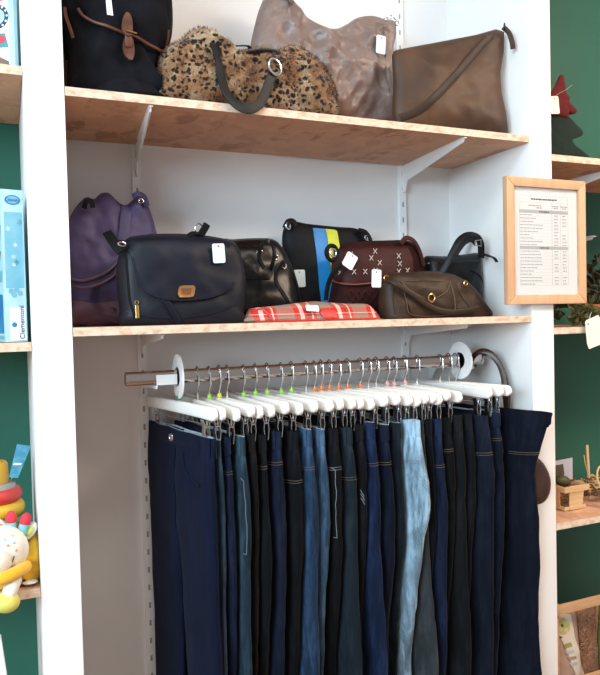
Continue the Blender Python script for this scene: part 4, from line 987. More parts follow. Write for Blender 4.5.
def black_handbag():
    BK = mat('black_soft_leather', '#0a0b0e', '#101115', .45, nscale=9, bump=(40, .3, .003), spec=.25)
    out = [(1.0463, 1.4687), (1.0486, 1.5747), (1.0505, 1.6623), (1.0651, 1.6716), (1.1308, 1.6693), (1.2061, 1.6795), (1.2522, 1.6833), (1.2751, 1.6616), (1.2859, 1.6112), (1.2966, 1.5541), (1.2877, 1.5004), (1.2635, 1.4629)]
    out = [(min(x, 1.238), z) for x, z in out]
    o = thing('black_handbag', base_of(out, .23, S2), 'black leather handbag with arched strap behind the brown handbag', 'handbag')
    b = Soft(o, 'body', BK, out, .23, 0, lambda q: .075 - .03 * q, edge=.4, amp=.008, freq=12, zmin=S2 + .001, rings=12, n=84, seed=41)
    MB().ribbon(cr([(1.0582, 0.16, 1.625), (1.0729, 0.15, 1.6537), (1.0913, 0.145, 1.6888), (1.1098, 0.145, 1.7157), (1.1355, 0.15, 1.7316), (1.161, 0.15, 1.7353), (1.1869, 0.155, 1.7275), (1.2015, 0.16, 1.7043), (1.2087, 0.17, 1.6689)], 6), .020, .004, lambda t: (-.6, -.8, .3)).build('strap', BK, o)
    MB().ribbon(cr([(1.1481, 0.25, 1.6441), (1.1755, 0.25, 1.6881), (1.2067, 0.25, 1.7232), (1.2378, 0.25, 1.7333), (1.2608, 0.25, 1.7148)], 6), .016, .004, lambda t: (-.6, -.8, .3)).build('strap', BK, o)
    p = [(1.1748, 0.14, 1.7106)][0]; bk = MB()
    for s in (-1, 1): bk.tube([(p[0] - .011, p[1], p[2] + .006 * s), (p[0] + .011, p[1] - .002, p[2] + .010 * s)], .0014, 6)
    bk.tube([(p[0] - .011, p[1], p[2] - .006), (p[0] - .011, p[1], p[2] + .006)], .0014, 6); bk.tube([(p[0] + .011, p[1], p[2] - .010), (p[0] + .011, p[1], p[2] + .010)], .0014, 6)
    bk.build('buckle', STEEL, o)
    MB().ribbon([(min(x, 1.242), y, z) for x, y, z in cr([(1.181, 0.13, 1.6769), (1.1906, 0.11, 1.6693), (1.1925, 0.09, 1.6617), (1.1949, 0.08, 1.6491)], 5)], .010, .003, (0, -1, .4)).build('strap_tail', BK, o)
    b.strap('top_zip', DARKMETAL, [(1.0093, 1.6526), (1.0658, 1.6562), (1.1381, 1.6569), (1.2202, 1.6638)], .004, .003, .001)
    b.strap('seam', BLW, [(1.174, 1.6315), (1.211, 1.6165), (1.2406, 1.586)], .004, .003, .001)
black_handbag()

# ------------------------------------------------------------------ left green bay: boxes and toys
def carton(name, corner, wdt, dep, ht, ang, label, mats, cat='box'):
    """upright carton: corner = front left foot of its narrow side, turned by ang about z"""
    o = thing(name, corner, label, cat)
    M = Matrix.Translation(corner) @ Matrix.Rotation(ang, 4, 'Z')
    def pc(nm, m_, a, b, bev=.001, par=None):
        mb = MB().box(a, b); mb.v = [M @ v for v in mb.v]; return mb.build(nm, m_, par or o, bevel=bev)
    pc('carton', mats[0], (0, 0, 0), (wdt, dep, ht), .0015)
    return o, M, pc
BOXB = mat('pale_blue_print', '#9cc6d3', '#bcdbe4', .4, nscale=9); BOXW = mat('white_gloss_card', '#edf4f6', rough=.35)
SKY = mat('sky_blue_print', '#62a6bf', '#86bccd', .4, nscale=14); DEEP = mat('deep_blue_print', '#2766a8', '#2f86bd', .4, nscale=20)
TEAL = mat('teal_print', '#4b8f96', rough=.4); REDP = mat('red_print', '#c8464f', rough=.4); NAVYP = mat('navy_print', '#2b3856', rough=.4); BROWNP = mat('brown_print', '#7c5e4c', '#54505a', .5, nscale=30)
def disc_on(m_, c, r, M, name, par, y=-.0006, sq=1.0, n=28):
    mb = MB().prism([(c[0] + r * math.cos(2 * math.pi * k / n), c[1] + r * sq * math.sin(2 * math.pi * k / n)) for k in range(n)], y, y + .0004)
    mb.v = [M @ v for v in mb.v]; return mb.build(name, m_, par, smooth=False)
def poly_on(m_, pts, M, name, par, y=-.0006):
    mb = MB().prism(pts, y, y + .0004); mb.v = [M @ v for v in mb.v]; return mb.build(name, m_, par, smooth=False)
def puzzle_box():
    H = .318; wdt = .044
    o, M, pc = carton('puzzle_box', (-.1315, .018, 1.464), wdt, .26, H, R(10), 'pale blue puzzle box standing on its end', (BOXB,))
    wdt = .052; F = M @ Matrix.Diagonal((.846, 1, .903, 1))  # narrow face is local y = 0
    poly_on(SKY, [(.006, .125), (wdt - .004, .125), (wdt - .004, .300), (.006, .300)], F, 'picture_panel', o)
    r_ = random.Random(2)
    for k in range(7):
        x, z, s = r_.uniform(.012, .042), r_.uniform(.14, .285), r_.uniform(.005, .010)
        poly_on((BOXW, BOXB, TEAL)[k % 3], [(x + s * (1 if j % 2 else .35) * math.cos(j * math.pi / 6), z + s * (1 if j % 2 else .35) * math.sin(j * math.pi / 6)) for j in range(12)], F, 'snowflake', o, -.0011)
    for cx_, cz in ((.017, .118), (.030, .121), (.038, .113), (.024, .109)): disc_on(SKY, (cx_, cz), .006, F, 'puzzle_piece', o, -.0009, n=14)
    lg = disc_on(DEEP, (.027, .328), .018, F, 'oval_logo', o, -.0008, .62)
    disc_on(SKY, (.027, .328), .0155, F, 'logo_inset', lg, -.0012, .56)
    text('logo_lettering', 'Disney', .012, DEEP, lg, F @ Matrix.Translation((.027, -.0016, .328)))
    wp = poly_on(BOXW, [(.012, .004), (wdt - .003, .004), (wdt - .003, .080), (.012, .080)], F, 'white_panel', o)
    text('spine_lettering', 'Clementoni', .0165, NAVYP, wp, F @ Matrix.Translation((.040, -.0012, .0455)) @ Matrix.Rotation(R(-90), 4, 'Y'))
    disc_on(DEEP, (.022, .040), .006, F, 'maker_mark', wp, -.0011)
    # broad picture face, local x = 0
    S = M @ Matrix.Diagonal((1, 1, .903, 1)) @ Matrix.Rotation(R(-90), 4, 'Z')
    for pts, m_ in (([(-.25, .02), (-.012, .02), (-.012, .11), (-.25, .13)], DEEP), ([(-.25, .23), (-.02, .235), (-.008, .27), (-.25, .30)], DEEP), ([(-.2, .135), (-.01, .14), (-.006, .165), (-.2, .17)], SKY), ([(-.2, .19), (-.03, .19), (-.015, .21), (-.2, .22)], BROWNP), ([(-.25, .006), (-.01, .006), (-.01, .015), (-.25, .015)], SKY)):
        poly_on(m_, pts, S, 'cover_print', o)
puzzle_box()
def picture_box():
    o, M, pc = carton('picture_box', (-.093, .050, 2.033), .012, .30, .24, R(52), 'white and blue box printed with vehicle wheels, standing on its edge', (BOXB,))
    S = M @ Matrix.Rotation(R(-90), 4, 'Z')
    poly_on(BOXW, [(-.299, .001), (-.012, .001), (-.012, .239), (-.299, .239)], S, 'cover', o)
    disc_on(NAVYP, (-.037, .122), .025, S, 'wheel_print', o, -.0012)
    for k in range(12):
        a = k * math.pi / 6; disc_on(BOXW, (-.037 + .0215 * math.cos(a), .122 + .0215 * math.sin(a)), .0024, S, 'wheel_bolt', o, -.0018, n=10)
    disc_on(BOXB, (-.037, .122), .016, S, 'wheel_hub', o, -.0018); disc_on(TEAL, (-.037, .122), .005, S, 'hub_cap', o, -.0024)
    poly_on(REDP, [(-.12, .15), (-.02, .155), (-.026, .172), (-.12, .168)], S, 'bumper_print', o, -.0009)
    b_ = poly_on(TEAL, [(-.10, .060), (-.014, .056), (-.022, .086), (-.10, .092)], S, 'badge_print', o, -.0012)
    disc_on(REDP, (-.037, .074), .017, S, 'badge_oval', o, -.0018, .55)
    poly_on(BROWNP, [(-.10, .010), (-.014, .014), (-.014, .026), (-.036, .038), (-.10, .050)], S, 'truck_print', o, -.0012)
    for x in (-.016, -.048): disc_on(NAVYP, (x, .012), .0085, S, 'truck_wheel', o, -.0018, n=16)
picture_box()

def stacker():
    x, y, z = [(-0.1038, 0.12, 1.0944)][0][0] - .064, .12, .946
    o = thing('ring_stacker', (x, y, z), 'ring stacking toy with green, yellow and red rings', 'toy')
    cols = [('#8a4f9e', .073, .0175), ('#3d7fb8', .072, .0175), ('#dd8a2f', .070, .0175), ('#3f8f4f', .067, .0175), ('#e3b42f', .064, .0175), ('#d03a35', .059, .0175)]
    zz = z
    MB().lathe([(.001, 0), (.066, 0), (.07, .004), (.066, .010), (.001, .011)], (x, y, zz), n=28).build('base', mat('stacker_base', '#3d7fb8', rough=.35), o)
    zz += .011
    for i, (c, r, h) in enumerate(cols):
        MB().torus((x, y, zz + h * .9), r - .016, h * .98, (0, 0, 1), 30, 12).build('ring', mat('toy_' + c[1:], c, rough=.35), o); zz += h * 1.75
    MB().lathe([(.001, 0), (.048, 0), (.046, .012), (.030, .016), (.030, .02), (.001, .02)], (x, y, zz - .004), n=28).build('clear_ring', mat('clear_grey_plastic', '#a99f98', rough=.2), o)
    MB().lathe([(.001, .0), (.032, .0), (.033, .006), (.032, .04), (.028, .046), (.001, .048)], (x, y, zz + .012), n=28).build('top_cup', mat('toy_orange', '#dba52c', rough=.35), o)
    t_ = [(-0.116, 1.2367), (-0.0874, 1.2295), (-0.1165, 1.1612), (-0.1346, 1.1655)]
    c_ = MB().prism(t_, .099, .1005).build('price_tag', mat('blue_label', '#3f87a3', '#5b9fb6', .45, nscale=60), o, smooth=False)
    MB().prism([(-0.1235, 1.1957), (-0.1072, 1.1939), (-0.1094, 1.1897), (-0.1257, 1.1915)], .0975, .0985).build('label_print', BOXW, c_, smooth=False)
    MB().tube(cr([(-0.1263, 0.099, 1.1714), (-0.1308, 0.12, 1.1542), (-0.1375, 0.15, 1.1349)], 4), .0006, 5).build('tag_string', TAGW, o)
stacker()

def plush():
    WH = mat('white_plush', '#ded7ca', '#e6e0d4', .95, nscale=30, bump=(300, .4, .002), sheen=.3)
    YE = mat('yellow_plush', '#eeb92a', '#e0aa22', .95, nscale=30, bump=(300, .4, .002), sheen=.3)
    LI = mat('lime_plush', '#d3cf6a', rough=.95, bump=(300, .4, .002)); RE = mat('red_plush', '#d23a48', rough=.9); TE = mat('teal_plush', '#7fc0c4', rough=.9); OR = mat('orange_plush', '#dd8a5c', rough=.9)
    h = [(-0.1473, 0.02, 1.0319)][0]
    o = thing('plush_giraffe', (h[0], .02, .947), 'white plush giraffe with red horns and yellow body on the shelf edge', 'plush toy')
    hm = MB().ell(h, (.046, .042, .050), Matrix.Rotation(R(-25), 3, 'Y')); hd = hm.build('head', WH, o)
    mz = [(-0.1628, -0.008, 1.0181)][0]; MB().ell(mz, (.030, .034, .030)).build('muzzle', WH, o)
    bvh = hm.bvh()
    def face(pts, r, m_, nm):
        P = []
        for x, y, z in pts:
            q = bvh.ray_cast(Vector((x, -2, z)), Vector((0, 1, 0)))[0]; P.append(Vector((x, (q.y if q else y) - .001, z)))
        MB().tube(P, r, 5).build(nm, m_, hd)
    face(cr([(-0.1463, -0.0, 1.0044), (-0.1386, 0.0, 1.0094), (-0.1325, 0.0, 1.0189), (-0.1303, 0.0, 1.0269)], 4), .0011, INKB, 'smile')
    for q, m_ in zip([(-0.141, 0.0, 1.0495), (-0.1295, 0.0, 1.0519), (-0.1262, 0.0, 1.0367), (-0.1463, 0.0, 1.0608), (-0.1329, -0.0, 1.065)], (OR, TE, OR, TE, LI)):
        hit = bvh.ray_cast(Vector((q[0], -2, q[2])), Vector((0, 1, 0)))[0]
        if hit: MB().ell((hit.x, hit.y, hit.z), (.0028, .0012, .0028), n=10, m=6).build('cheek_dot', m_, hd)
    for q, s in (("11,527,.03", 0), ("23,528,.03", 1)):
        a = [(-0.1346, 0.03, 1.0631), (-0.1333, 0.03, 1.1012)] if s == 0 else [(-0.1132, 0.03, 1.0578), (-0.1032, 0.03, 1.0928)]
        A, B = Vector(a[0]), Vector(a[1]); mid = A.lerp(B, .55)
        MB().tube([A, A.lerp(mid, .5), mid], .0105, 12).build('horn', TE, o)
        MB().ell(mid.lerp(B, .45), (.0118, .0118, .0165), (B - A).to_track_quat('Z', 'Y').to_matrix()).build('horn_tip', RE, o)
    for (q, s) in (([(-0.0992, 0.035, 1.0586)][0], 1), ([(-0.1536, 0.035, 1.0751)][0], -1)):
        rot = Matrix.Rotation(R(38 * s), 3, 'Y'); MB().ell(q, (.013, .007, .022), rot).build('ear', WH, o)
        MB().ell((q[0], q[1] - .004, q[2]), (.007, .0055, .014), rot).build('ear_lining', LI if s > 0 else OR, o)
    MB().ell([(-0.1225, 0.04, 1.0692)][0], (.008, .008, .008)).build('hair_tuft', OR, o)
    bd = MB().inflate([(-0.1549, 0.9808), (-0.1348, 0.9862), (-0.1144, 0.996), (-0.1054, 1.0232), (-0.0928, 1.0368), (-0.081, 1.0217), (-0.0779, 0.9901), (-0.081, 0.9595), (-0.0938, 0.9439), (-0.1075, 0.9596), (-0.1202, 0.9441), (-0.1328, 0.9288), (-0.1605, 0.9338), (-0.18, 0.9373), (-0.1787, 0.9761)], .06, 0, .045, edge=.5, amp=.012, freq=24, n=64, rings=8, seed=5, zmin=.947)
    bd.build('body', YE, o)
    MB().ribbon(cr([(-0.1691, -0.01, 0.9971), (-0.1505, -0.012, 0.9925), (-0.1353, -0.01, 0.9955), (-0.1196, 0.0, 1.0042)], 5), .020, .006, (0, -1, .3)).build('neck_scarf', TE, o)
    ap = cr([(-0.1322, 0.0, 0.9706), (-0.1363, -0.025, 0.9697), (-0.1404, -0.035, 0.9617), (-0.1445, -0.034, 0.9498)], 5)
    MB().tube(ap, lambda t: .016 - .002 * t, 12).build('leg', WH, o)
    MB().tube(cr([(-0.1081, 0.01, 0.9926), (-0.1299, -0.03, 0.995), (-0.1505, -0.04, 0.9918), (-0.169, -0.04, 0.989)], 5), .013, 12).build('arm', YE, o)
    f = [(-0.1486, -0.035, 0.9407)][0]; MB().ell(f, (.027, .024, .021), Matrix.Rotation(R(12), 3, 'Y')).build('foot', LI, o)
    c_ = MB().ell([(-0.1012, 0.02, 0.9539)][0], (.016, .012, .004)).build('care_label', TAGW, o)
plush()
def white_card_box():
    o = thing('white_folder', (-.23, .05, .501), 'white card folder standing on the low shelf', 'folder')
    pts = [(-0.1897, 0.8479), (-0.1614, 0.8418), (-0.1486, 0.7624), (-0.1477, 0.7322), (-0.1933, 0.7433)]; lo = .501
    x1 = max(p[0] for p in pts)
    MB().prism([(pts[0][0], pts[0][1]), (pts[1][0], pts[1][1]), (x1 + .02, lo), (pts[0][0], lo)], .02, .05).build('cover', BOXW, o, bevel=.001)
    MB().prism([(pts[0][0] + .003, pts[0][1] - .004), (pts[1][0] - .004, pts[1][1] - .004), (x1 + .012, lo), (pts[0][0] + .003, lo)], .024, .0505).build('pages', PAPER, o, smooth=False)
white_card_box()

# ------------------------------------------------------------------ right green bay
def felt_tree():
    RF = mat('red_felt', '#611015', '#520c11', .95, nscale=40, bump=(200, .4, .002)); GF = mat('dark_green_felt', '#0a231a', '#081c15', .95, nscale=40, bump=(200, .4, .002))
    y = .10
    gr = [(1.3738, 2.0374), (1.402, 2.0851), (1.43, 2.1059), (1.4702, 2.1128), (1.4943, 2.0997), (1.5186, 2.0803), (1.5472, 2.0611), (1.5387, 2.0448), (1.5098, 2.0456), (1.4974, 2.0384), (1.5135, 2.0149), (1.5421, 1.9985), (1.5752, 1.9758), (1.4596, 1.9556), (1.3489, 1.9482)]
    o = thing('felt_tree', base_of(gr, y, 1.955), 'felt Christmas tree with red top and dark green base', 'decoration')
    MB().inflate(gr, y, 0, .022, edge=.4, n=70, rings=7, amp=.003, freq=30, zmin=1.955).build('green_tier', GF, o)
    MB().inflate([(1.4087, 2.1538), (1.4329, 2.1895), (1.4533, 2.222), (1.4649, 2.1961), (1.4685, 2.1692), (1.4844, 2.1557), (1.4801, 2.14), (1.4961, 2.1294), (1.5122, 2.1157), (1.4917, 2.1076), (1.4755, 2.1091), (1.4753, 2.0908), (1.4473, 2.0973), (1.4156, 2.0973), (1.3922, 2.1041)], .085, 0, .014, edge=.4, n=60, rings=6, amp=.002).build('red_tier', RF, o)
    p = [(1.3922, 0.05, 2.1149)][0]; card('price_tag', CREAM, p, .034, .052, R(-6), parent=o)
    MB().tube(cr([(1.3828, 0.05, 2.1346), (1.419, 0.055, 2.1547), (1.4518, 0.06, 2.1717), (1.482, 0.07, 2.1902)], 4), .0007, 5).build('string', mat('grey_string', '#8d9a8a', rough=.8), o)
felt_tree()

def foliage(name, c, rx, ry, h, n, m_, seed, label, stem):
    o = thing(name, c, label, 'plant', 'dried plants in the green bay'); rr = random.Random(seed); L = MB(); S = MB()
    for k in range(n):
        a = rr.uniform(0, 6.28); r = math.sqrt(rr.random()); t = rr.random()
        p = Vector((c[0] + rx * r * math.cos(a), c[1] + ry * r * math.sin(a), c[2] + .01 + h * t * (1 - .5 * r)))
        d = Vector((rr.uniform(-1, 1), rr.uniform(-1, 1), rr.uniform(-.4, .8))).normalized(); s_ = d.orthogonal().normalized(); s_.rotate(Matrix.Rotation(rr.uniform(0, 6.28), 3, d))
        l = rr.uniform(.02, .04); w_ = l * rr.uniform(.28, .42); nn = d.cross(s_) * l * .15
        q = [p, p + d * l * .35 + s_ * w_, p + d * l * .75 + s_ * w_ * .7 + nn, p + d * l - nn, p + d * l * .75 - s_ * w_ * .7 + nn, p + d * l * .35 - s_ * w_, p + d * l * .5 + nn * 1.6]
        for v_ in q: v_.z = max(v_.z, c[2] + .001)
        L.add(q, [(0, 1, 6), (1, 2, 6), (2, 3, 6), (3, 4, 6), (4, 5, 6), (5, 0, 6)])
        if k % 6 == 0: S.tube([Vector((c[0] + .2 * (p.x - c[0]), c[1] + .2 * (p.y - c[1]), c[2])), p.lerp(Vector(c), .4) + Vector((0, 0, .02)), p], .0014, 5)
    tag(L.build('leaves', m_, o, smooth=False), kind='stuff'); S.build('stems', stem, o); return o
LD1 = mat('dark_dried_leaf', '#2a2a1c', '#3f3a22', .8, nscale=30); LD2 = mat('olive_dried_leaf', '#4f4a22', '#6a5f2c', .8, nscale=30); TW = mat('twig', '#4a3524', rough=.8)
foliage('dried_plant', (1.42, .16, 1.454), .06, .06, .13, 150, LD1, 1, 'dark low dried foliage behind the lower corner of the framed list', TW)
foliage('dried_plant', (1.50, .045, 1.454), .035, .03, .07, 80, LD2, 2, 'olive leafy sprig at the front of the plant shelf', TW)
foliage('dried_plant', (1.715, .19, 1.454), .07, .07, .27, 190, LD1, 3, 'tall dark dried foliage against the green wall', TW)
def clay_pot():
    p = [(1.615, 0.14, 1.5481)][0]
    o = thing('clay_pot', (p[0], p[1], 1.454), 'small terracotta pot among the dark dried plants', 'pot')
    MB().lathe([(.001, 0), (.022, 0), (.028, .045), (.030, .052), (.033, .053), (.033, .066), (.028, .066), (.026, .05), (.001, .045)], (p[0], p[1], 1.454), n=24).build('pot', mat('terracotta', '#b5623c', '#a3552f', .8, nscale=20), o)
    f = MB()
    for k in range(9):
        a = k * .7; f.tube(cr([(p[0], p[1], 1.498), (p[0] + .01 * math.cos(a), p[1] + .01 * math.sin(a), 1.53), (p[0] + .026 * math.cos(a), p[1] + .026 * math.sin(a), 1.555)], 4), lambda t: .002 * (1.2 - t), 5)
    f.build('stems', LD2, o)
clay_pot()
def hang_tag():
    p = [(1.476, -0.012, 1.4398)][0]
    o = thing('price_tag', p, 'cream price tag hanging before the edge of the plant shelf', 'price tag')
    pts = [(1.4389, 1.4674), (1.4449, 1.4732), (1.4907, 1.487), (1.4986, 1.4779), (1.5136, 1.4027), (1.4535, 1.3871), (1.4458, 1.4022), (1.4423, 1.4319)]
    MB().prism(pts, -.013, -.012).build('card', CREAM, o, smooth=False)
    e = [(1.4491, -0.0135, 1.4613)][0]; MB().lathe([(.001, -.0004), (.0026, -.0004), (.0026, .0004), (.001, .0004)], e, (0, 1, 0), 10).build('eyelet', INKB, o)
    M = Matrix.Translation([(1.4728, -0.0132, 1.4399)][0]) @ Matrix.Rotation(R(-24), 4, 'Y')
    marks('small_print', INKL, o, M, [(-.012, .008, .008, .009), (-.012, .003, .012, .004), (-.012, -.002, .006, -.001), (-.012, -.008, .010, -.007)])
    MB().tube(cr([(1.4491, -0.0135, 1.4613), (1.4652, -0.006, 1.4846), (1.5155, 0.03, 1.5083)], 4), .0006, 5).build('string', TAGW, o)
hang_tag()

def punnet():
    WD = mat('chip_wood', '#d8b487', '#c9a06f', .6, nscale=12, stretch=(1, 1, 8)); c = [(1.4881, 0.1, 0.9148)][0]; x, y, z = c[0], .13, .879
    o = thing('punnet', (x, y, z), 'small chip wood punnet filled with straw', 'basket')
    W_, D_, Hh = .050, .055, .078
    MB().box((x - W_ * .86, y - D_ * .86, z), (x + W_ * .86, y + D_ * .86, z + .004)).build('base', WD, o, smooth=False)
    def slat(a, b, top=1.0, nm='slat', th=.003):
        A, B = Vector(a), Vector(b); d = (B - A)
        out = Vector((d.y, -d.x, 0)).normalized(); 
        mb = MB(); sp = 1.12
        q = [A, B]; cc = Vector((x, y, 0))
        t_ = [Vector((cc.x + (p.x - cc.x) * sp, cc.y + (p.y - cc.y) * sp, z + Hh * top)) for p in q]
        v0 = [A, B, t_[1], t_[0]]; v1 = [p + out * th for p in v0]
        mb.add(v0 + v1, [(0, 1, 2, 3), (7, 6, 5, 4), (0, 4, 5, 1), (1, 5, 6, 2), (2, 6, 7, 3), (3, 7, 4, 0)]); mb.build(nm, WD, o, smooth=False)
    w_, d_ = W_ * .86, D_ * .86
    slat((x - w_ * .62, y - d_, z + .002), (x + w_ * .62, y - d_, z + .002))
    slat((x + w_ * .62, y + d_, z + .002), (x - w_ * .62, y + d_, z + .002))
    slat((x + w_, y - d_ * .62, z + .002), (x + w_, y + d_ * .62, z + .002)); slat((x - w_, y + d_ * .62, z + .002), (x - w_, y - d_ * .62, z + .002))
    wr, dr = W_ * .99, D_ * .99
    MB().ribbon([(x - wr, y - dr, z + .068), (x, y - dr - .001, z + .068), (x + wr, y - dr, z + .068), (x + wr + .001, y, z + .068), (x + wr, y + dr, z + .068), (x, y + dr + .001, z + .068), (x - wr, y + dr, z + .068), (x - wr - .001, y, z + .068)], .004, .018, (0, 0, 1), closed=True).build('rim_band', WD, o, smooth=False)
    MB().ribbon([(x - w_, y - d_, z + .008), (x, y - d_ - .001, z + .008), (x + w_, y - d_, z + .008), (x + w_ + .001, y, z + .008), (x + w_, y + d_, z + .008), (x, y + d_ + .001, z + .008), (x - w_, y + d_, z + .008), (x - w_ - .001, y, z + .008)], .003, .010, (0, 0, 1), closed=True).build('lower_band', WD, o, smooth=False)
    S = MB(); rr = random.Random(8)
    for k in range(150):
        p = Vector((x + rr.uniform(-.036, .036), y + rr.uniform(-.036, .036), z + rr.uniform(.012, .072))); d = Vector((rr.uniform(-1, 1), rr.uniform(-1, 1), rr.uniform(-.3, .5))).normalized() * rr.uniform(.008, .02)
        S.tube([p - d, p + Vector((0, 0, rr.uniform(0, .006))), p + d], .0009, 4)
    ob = S.build('straw_filling', mat('brown_straw', '#7a4f30', '#a8794a', .8, nscale=60), None); tag(ob, 'brown straw filling the chip wood punnet', 'straw', kind='stuff')
    # card and dried pod standing in the straw
    k = thing('photo_card', (x - .012, y + .02, z + .055), 'lilac grey picture card standing in the punnet', 'card')
    cd = MB().prism([(x - .035, z + .055), (x + .056, z + .058), (x + .056, z + .146), (x - .035, z + .142)], y + .018, y + .0195).build('card', mat('lilac_grey_card', '#b9b6c2', rough=.5), k, smooth=False)
    MB().prism([(x - .030, z + .075), (x + .015, z + .078), (x + .02, z + .10), (x + .015, z + .130), (x - .030, z + .128)], y + .017, y + .018).build('picture', mat('dim_picture', '#5c5044', '#4a4436', .6, nscale=50), cd, smooth=False)
    g = thing('dried_gourd', (x - .014, y - .012, z + .06), 'olive dried gourd lying on the straw in the punnet', 'gourd')
    MB().ell((x - .016, y - .012, z + .085), (.026, .022, .018), Matrix.Rotation(R(15), 3, 'Y')).build('body', mat('olive_gourd', '#4c4a26', '#3a391e', .55, nscale=25), g)
    MB().tube(cr([(x + .006, y - .014, z + .082), (x + .022, y - .016, z + .084), (x + .036, y - .018, z + .09)], 4), lambda t: .004 - .0022 * t, 6).build('stalk', TW, g)
    # wicker piece further right and a stick
    q = [(1.6332, 0.12, 0.9541)][0]; bx, by = q[0] + .018, .14
    h = thing('straw_nest', (bx, by, .879), 'round straw nest bound with raffia beside the punnet', 'decoration')
    N_ = MB(); N2 = MB()
    for k in range(60):
        a = rr.uniform(0, 6.28); rr_ = .045 + rr.uniform(-.010, .012); zz = .879 + .014 + rr.random() * .055
        (N_ if k % 3 else N2).tube([(bx + rr_ * math.cos(a + t * .28) * (1 + rr.uniform(-.08, .08)), by + rr_ * math.sin(a + t * .28), zz + rr.uniform(-.008, .008)) for t in range(6)], .0022, 5)
    tag(N_.build('dark_straw', mat('dark_straw', '#4a3626', '#7b5a3a', .8, nscale=60), h), kind='stuff'); tag(N2.build('raffia', mat('raffia', '#cfae78', rough=.7), h), kind='stuff')
    MB().torus((bx - .004, by - .02, .879 + .075), .038, .003, (.3, -1, .2), 24, 6).build('hoop', mat('raffia', '#cfae78'), h)
    s_ = thing('wooden_stick', [(1.6267, 0.16, 0.9232)][0], 'pale wooden stick leaning on the straw nest', 'stick')
    MB().tube([([(1.6301, 0.16, 0.8526)][0]), [(1.6271, 0.16, 0.9465)][0], [(1.6303, 0.17, 1.0544)][0]], .0045, 8).build('stick', WD, s_)
    MB().tube([[(1.6219, 0.155, 0.9481)][0], [(1.6051, 0.155, 1.0031)][0], [(1.6011, 0.155, 1.0267)][0]], .0015, 6).build('twig', WD, s_)
punnet()

def crate():
    WD = mat('crate_wood', '#c49a72', '#b58a62', .6, nscale=8, stretch=(1, 6, 6)); x0, x1, y0, y1, z0, z1 = 1.338, 1.86, .02, .36, .301, .622
    o = thing('wooden_crate', ((x0 + x1) / 2, (y0 + y1) / 2, z0), 'wooden crate with green paper bags on the low shelf', 'crate')
    bd = .016
    for k, (a, b) in enumerate(((z0, z0 + .035), (z0 + .05, z0 + .085), (z1 - .028, z1))):
        MB().box((x0, y0, a), (x1, y0 + .010, b)).build('front_slat', WD, o, bevel=.001)
        if k == 2: continue
        MB().box((x0, y1 - .010, a), (x1, y1, b)).build('back_slat', WD, o, bevel=.001)
        MB().box((x0, y0 + .0105, a), (x0 + .010, y1 - .0105, b)).build('side_slat', WD, o, bevel=.001); MB().box((x1 - .010, y0 + .0105, a), (x1, y1 - .0105, b)).build('side_slat', WD, o, bevel=.001)
    for x in (x0 + .011, x1 - .029):
        for y in (y0 + .011, y1 - .029): MB().box((x, y, z0), (x + .018, y + .018, z1 if y < .1 else z0 + .12)).build('corner_post', WD, o, bevel=.001)
    MB().box((x0 + .011, y0 + .011, z0), (x1 - .011, y1 - .011, z0 + .008)).build('bottom_board', WD, o, smooth=False)
crate()
def soap_bag(label, xc, y, m_, zt, seed, wd):
    out = [(xc - wd, .31), (xc - wd * .98, zt - .06), (xc - wd * .8, zt), (xc, zt + .01), (xc + wd * .8, zt), (xc + wd, zt - .06), (xc + wd, .31)]
    o = thing('paper_bag', (xc, y, .31), label, 'bag')
    return Soft(o, 'body', m_, out, y, 0, lambda t: .030 - .014 * t, edge=.4, amp=.006, freq=16, zmin=.31, n=56, rings=8, seed=seed)
KR = mat('dusty_pink_kraft', '#a98a76', '#97796a', .7, nscale=9, bump=(30, .4)); GN = mat('moss_green_paper', '#66703a', '#525c30', .6, nscale=12, bump=(30, .4)); HAY = mat('red_brown_straw', '#6a4634', '#8d6448', .9, nscale=80, bump=(160, .9, .006))
b1 = soap_bag('kraft bag with a curved white fruit label inside the crate', 1.415, .075, KR, .575, 3, .06)
lb = b1.patch('label', mat('label_cream', '#cdbfae', rough=.55), [(1.3799, 0.5748), (1.4437, 0.5653), (1.4472, 0.5272), (1.4547, 0.4883), (1.4784, 0.433), (1.5103, 0.35), (1.4528, 0.3636), (1.4217, 0.4487), (1.3907, 0.508), (1.3792, 0.535)], th=.0012, off=.001, rings=4, n=60)
fr = b1.patch('apple_print', mat('apple_print', '#a9a25a', '#c3bd8a', .5, nscale=60), [(1.3866, 0.5601), (1.4105, 0.5615), (1.4302, 0.5421), (1.4299, 0.5205), (1.4097, 0.5123), (1.386, 0.5234), (1.3785, 0.5434)], th=.0008, off=.0026, rings=2, n=24, parent=lb, smooth=True)
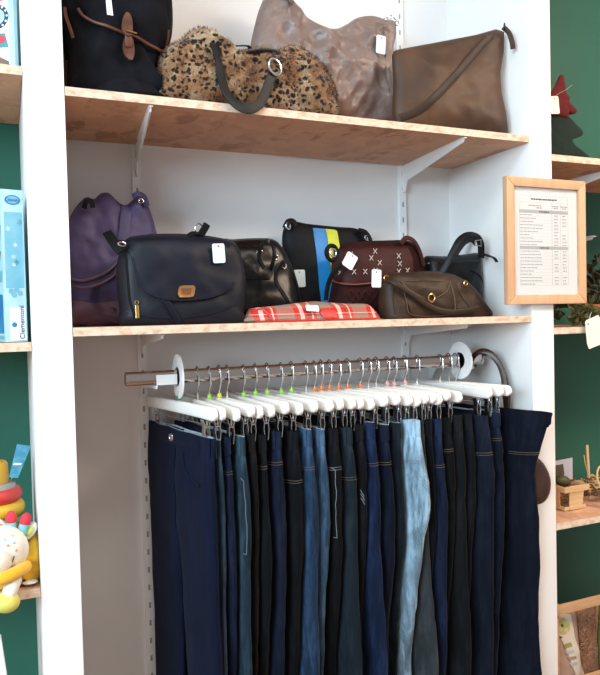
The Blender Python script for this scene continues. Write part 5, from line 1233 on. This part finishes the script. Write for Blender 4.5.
b1.patch('apple_core', mat('core_print', '#5d5638', rough=.6), [(1.3983, 0.5455), (1.4062, 0.5439), (1.4061, 0.5347), (1.3981, 0.5363)], th=.0006, off=.0042, rings=1, n=10, parent=lb)
b1.patch('leaf_print', mat('leaf_print', '#3a4a2c', rough=.6), [(1.3743, 0.532), (1.3859, 0.5142), (1.4016, 0.5048), (1.3857, 0.505), (1.3741, 0.5167)], th=.0006, off=.003, rings=1, n=14, parent=lb)
for k, (row, m_) in enumerate((("566,645 574,643.5 575,649 568,650", mat('olive_print', '#8d8a55', rough=.6)),)):
    b1.patch('word_print', m_, [(1.4013, 0.4832), (1.4333, 0.4825), (1.4372, 0.4693), (1.4071, 0.4696)], th=.0006, off=.003, rings=1, n=20, parent=lb)
for nm in range(1):
    b1.patch('word_print', INK, [(1.4109, 0.4595), (1.4411, 0.4591), (1.445, 0.4489), (1.4147, 0.4494)], th=.0006, off=.003, rings=1, n=20, parent=lb)
    b1.patch('word_print', mat('rose_print', '#a07c72', rough=.6), [(1.4186, 0.4392), (1.4489, 0.4387), (1.4528, 0.4285), (1.4225, 0.4291)], th=.0006, off=.003, rings=1, n=20, parent=lb)
    b1.patch('word_print', INK, [(1.4263, 0.4189), (1.4567, 0.4182), (1.4606, 0.408), (1.4302, 0.4087)], th=.0006, off=.003, rings=1, n=20, parent=lb)
b2 = soap_bag('red brown straw bag beside the kraft bag in the crate', 1.533, .10, HAY, .560, 5, .045)
ws = MB()
rr = random.Random(4)
for k in range(60):
    x = 1.535 + rr.uniform(-.04, .04); z = rr.uniform(.4, .55); y = b2.y(x, z) - .002; d = Vector((rr.uniform(-.016, .016), 0, rr.uniform(-.012, .012)))
    P = [Vector((x, 0, z)) - d, Vector((x, 0, z + rr.uniform(-.003, .003))), Vector((x, 0, z)) + d]
    ws.tube([Vector((p.x, b2.y(p.x, p.z, y) - .002, p.z)) for p in P], .0011, 4)
tag(ws.build('straw_wisps', mat('pale_straw', '#a9805f', '#6f4d38', .9, nscale=80), b2.root), kind='stuff')
b3 = soap_bag('moss green paper bag at the far end of the crate', 1.635, .09, GN, .570, 7, .04)
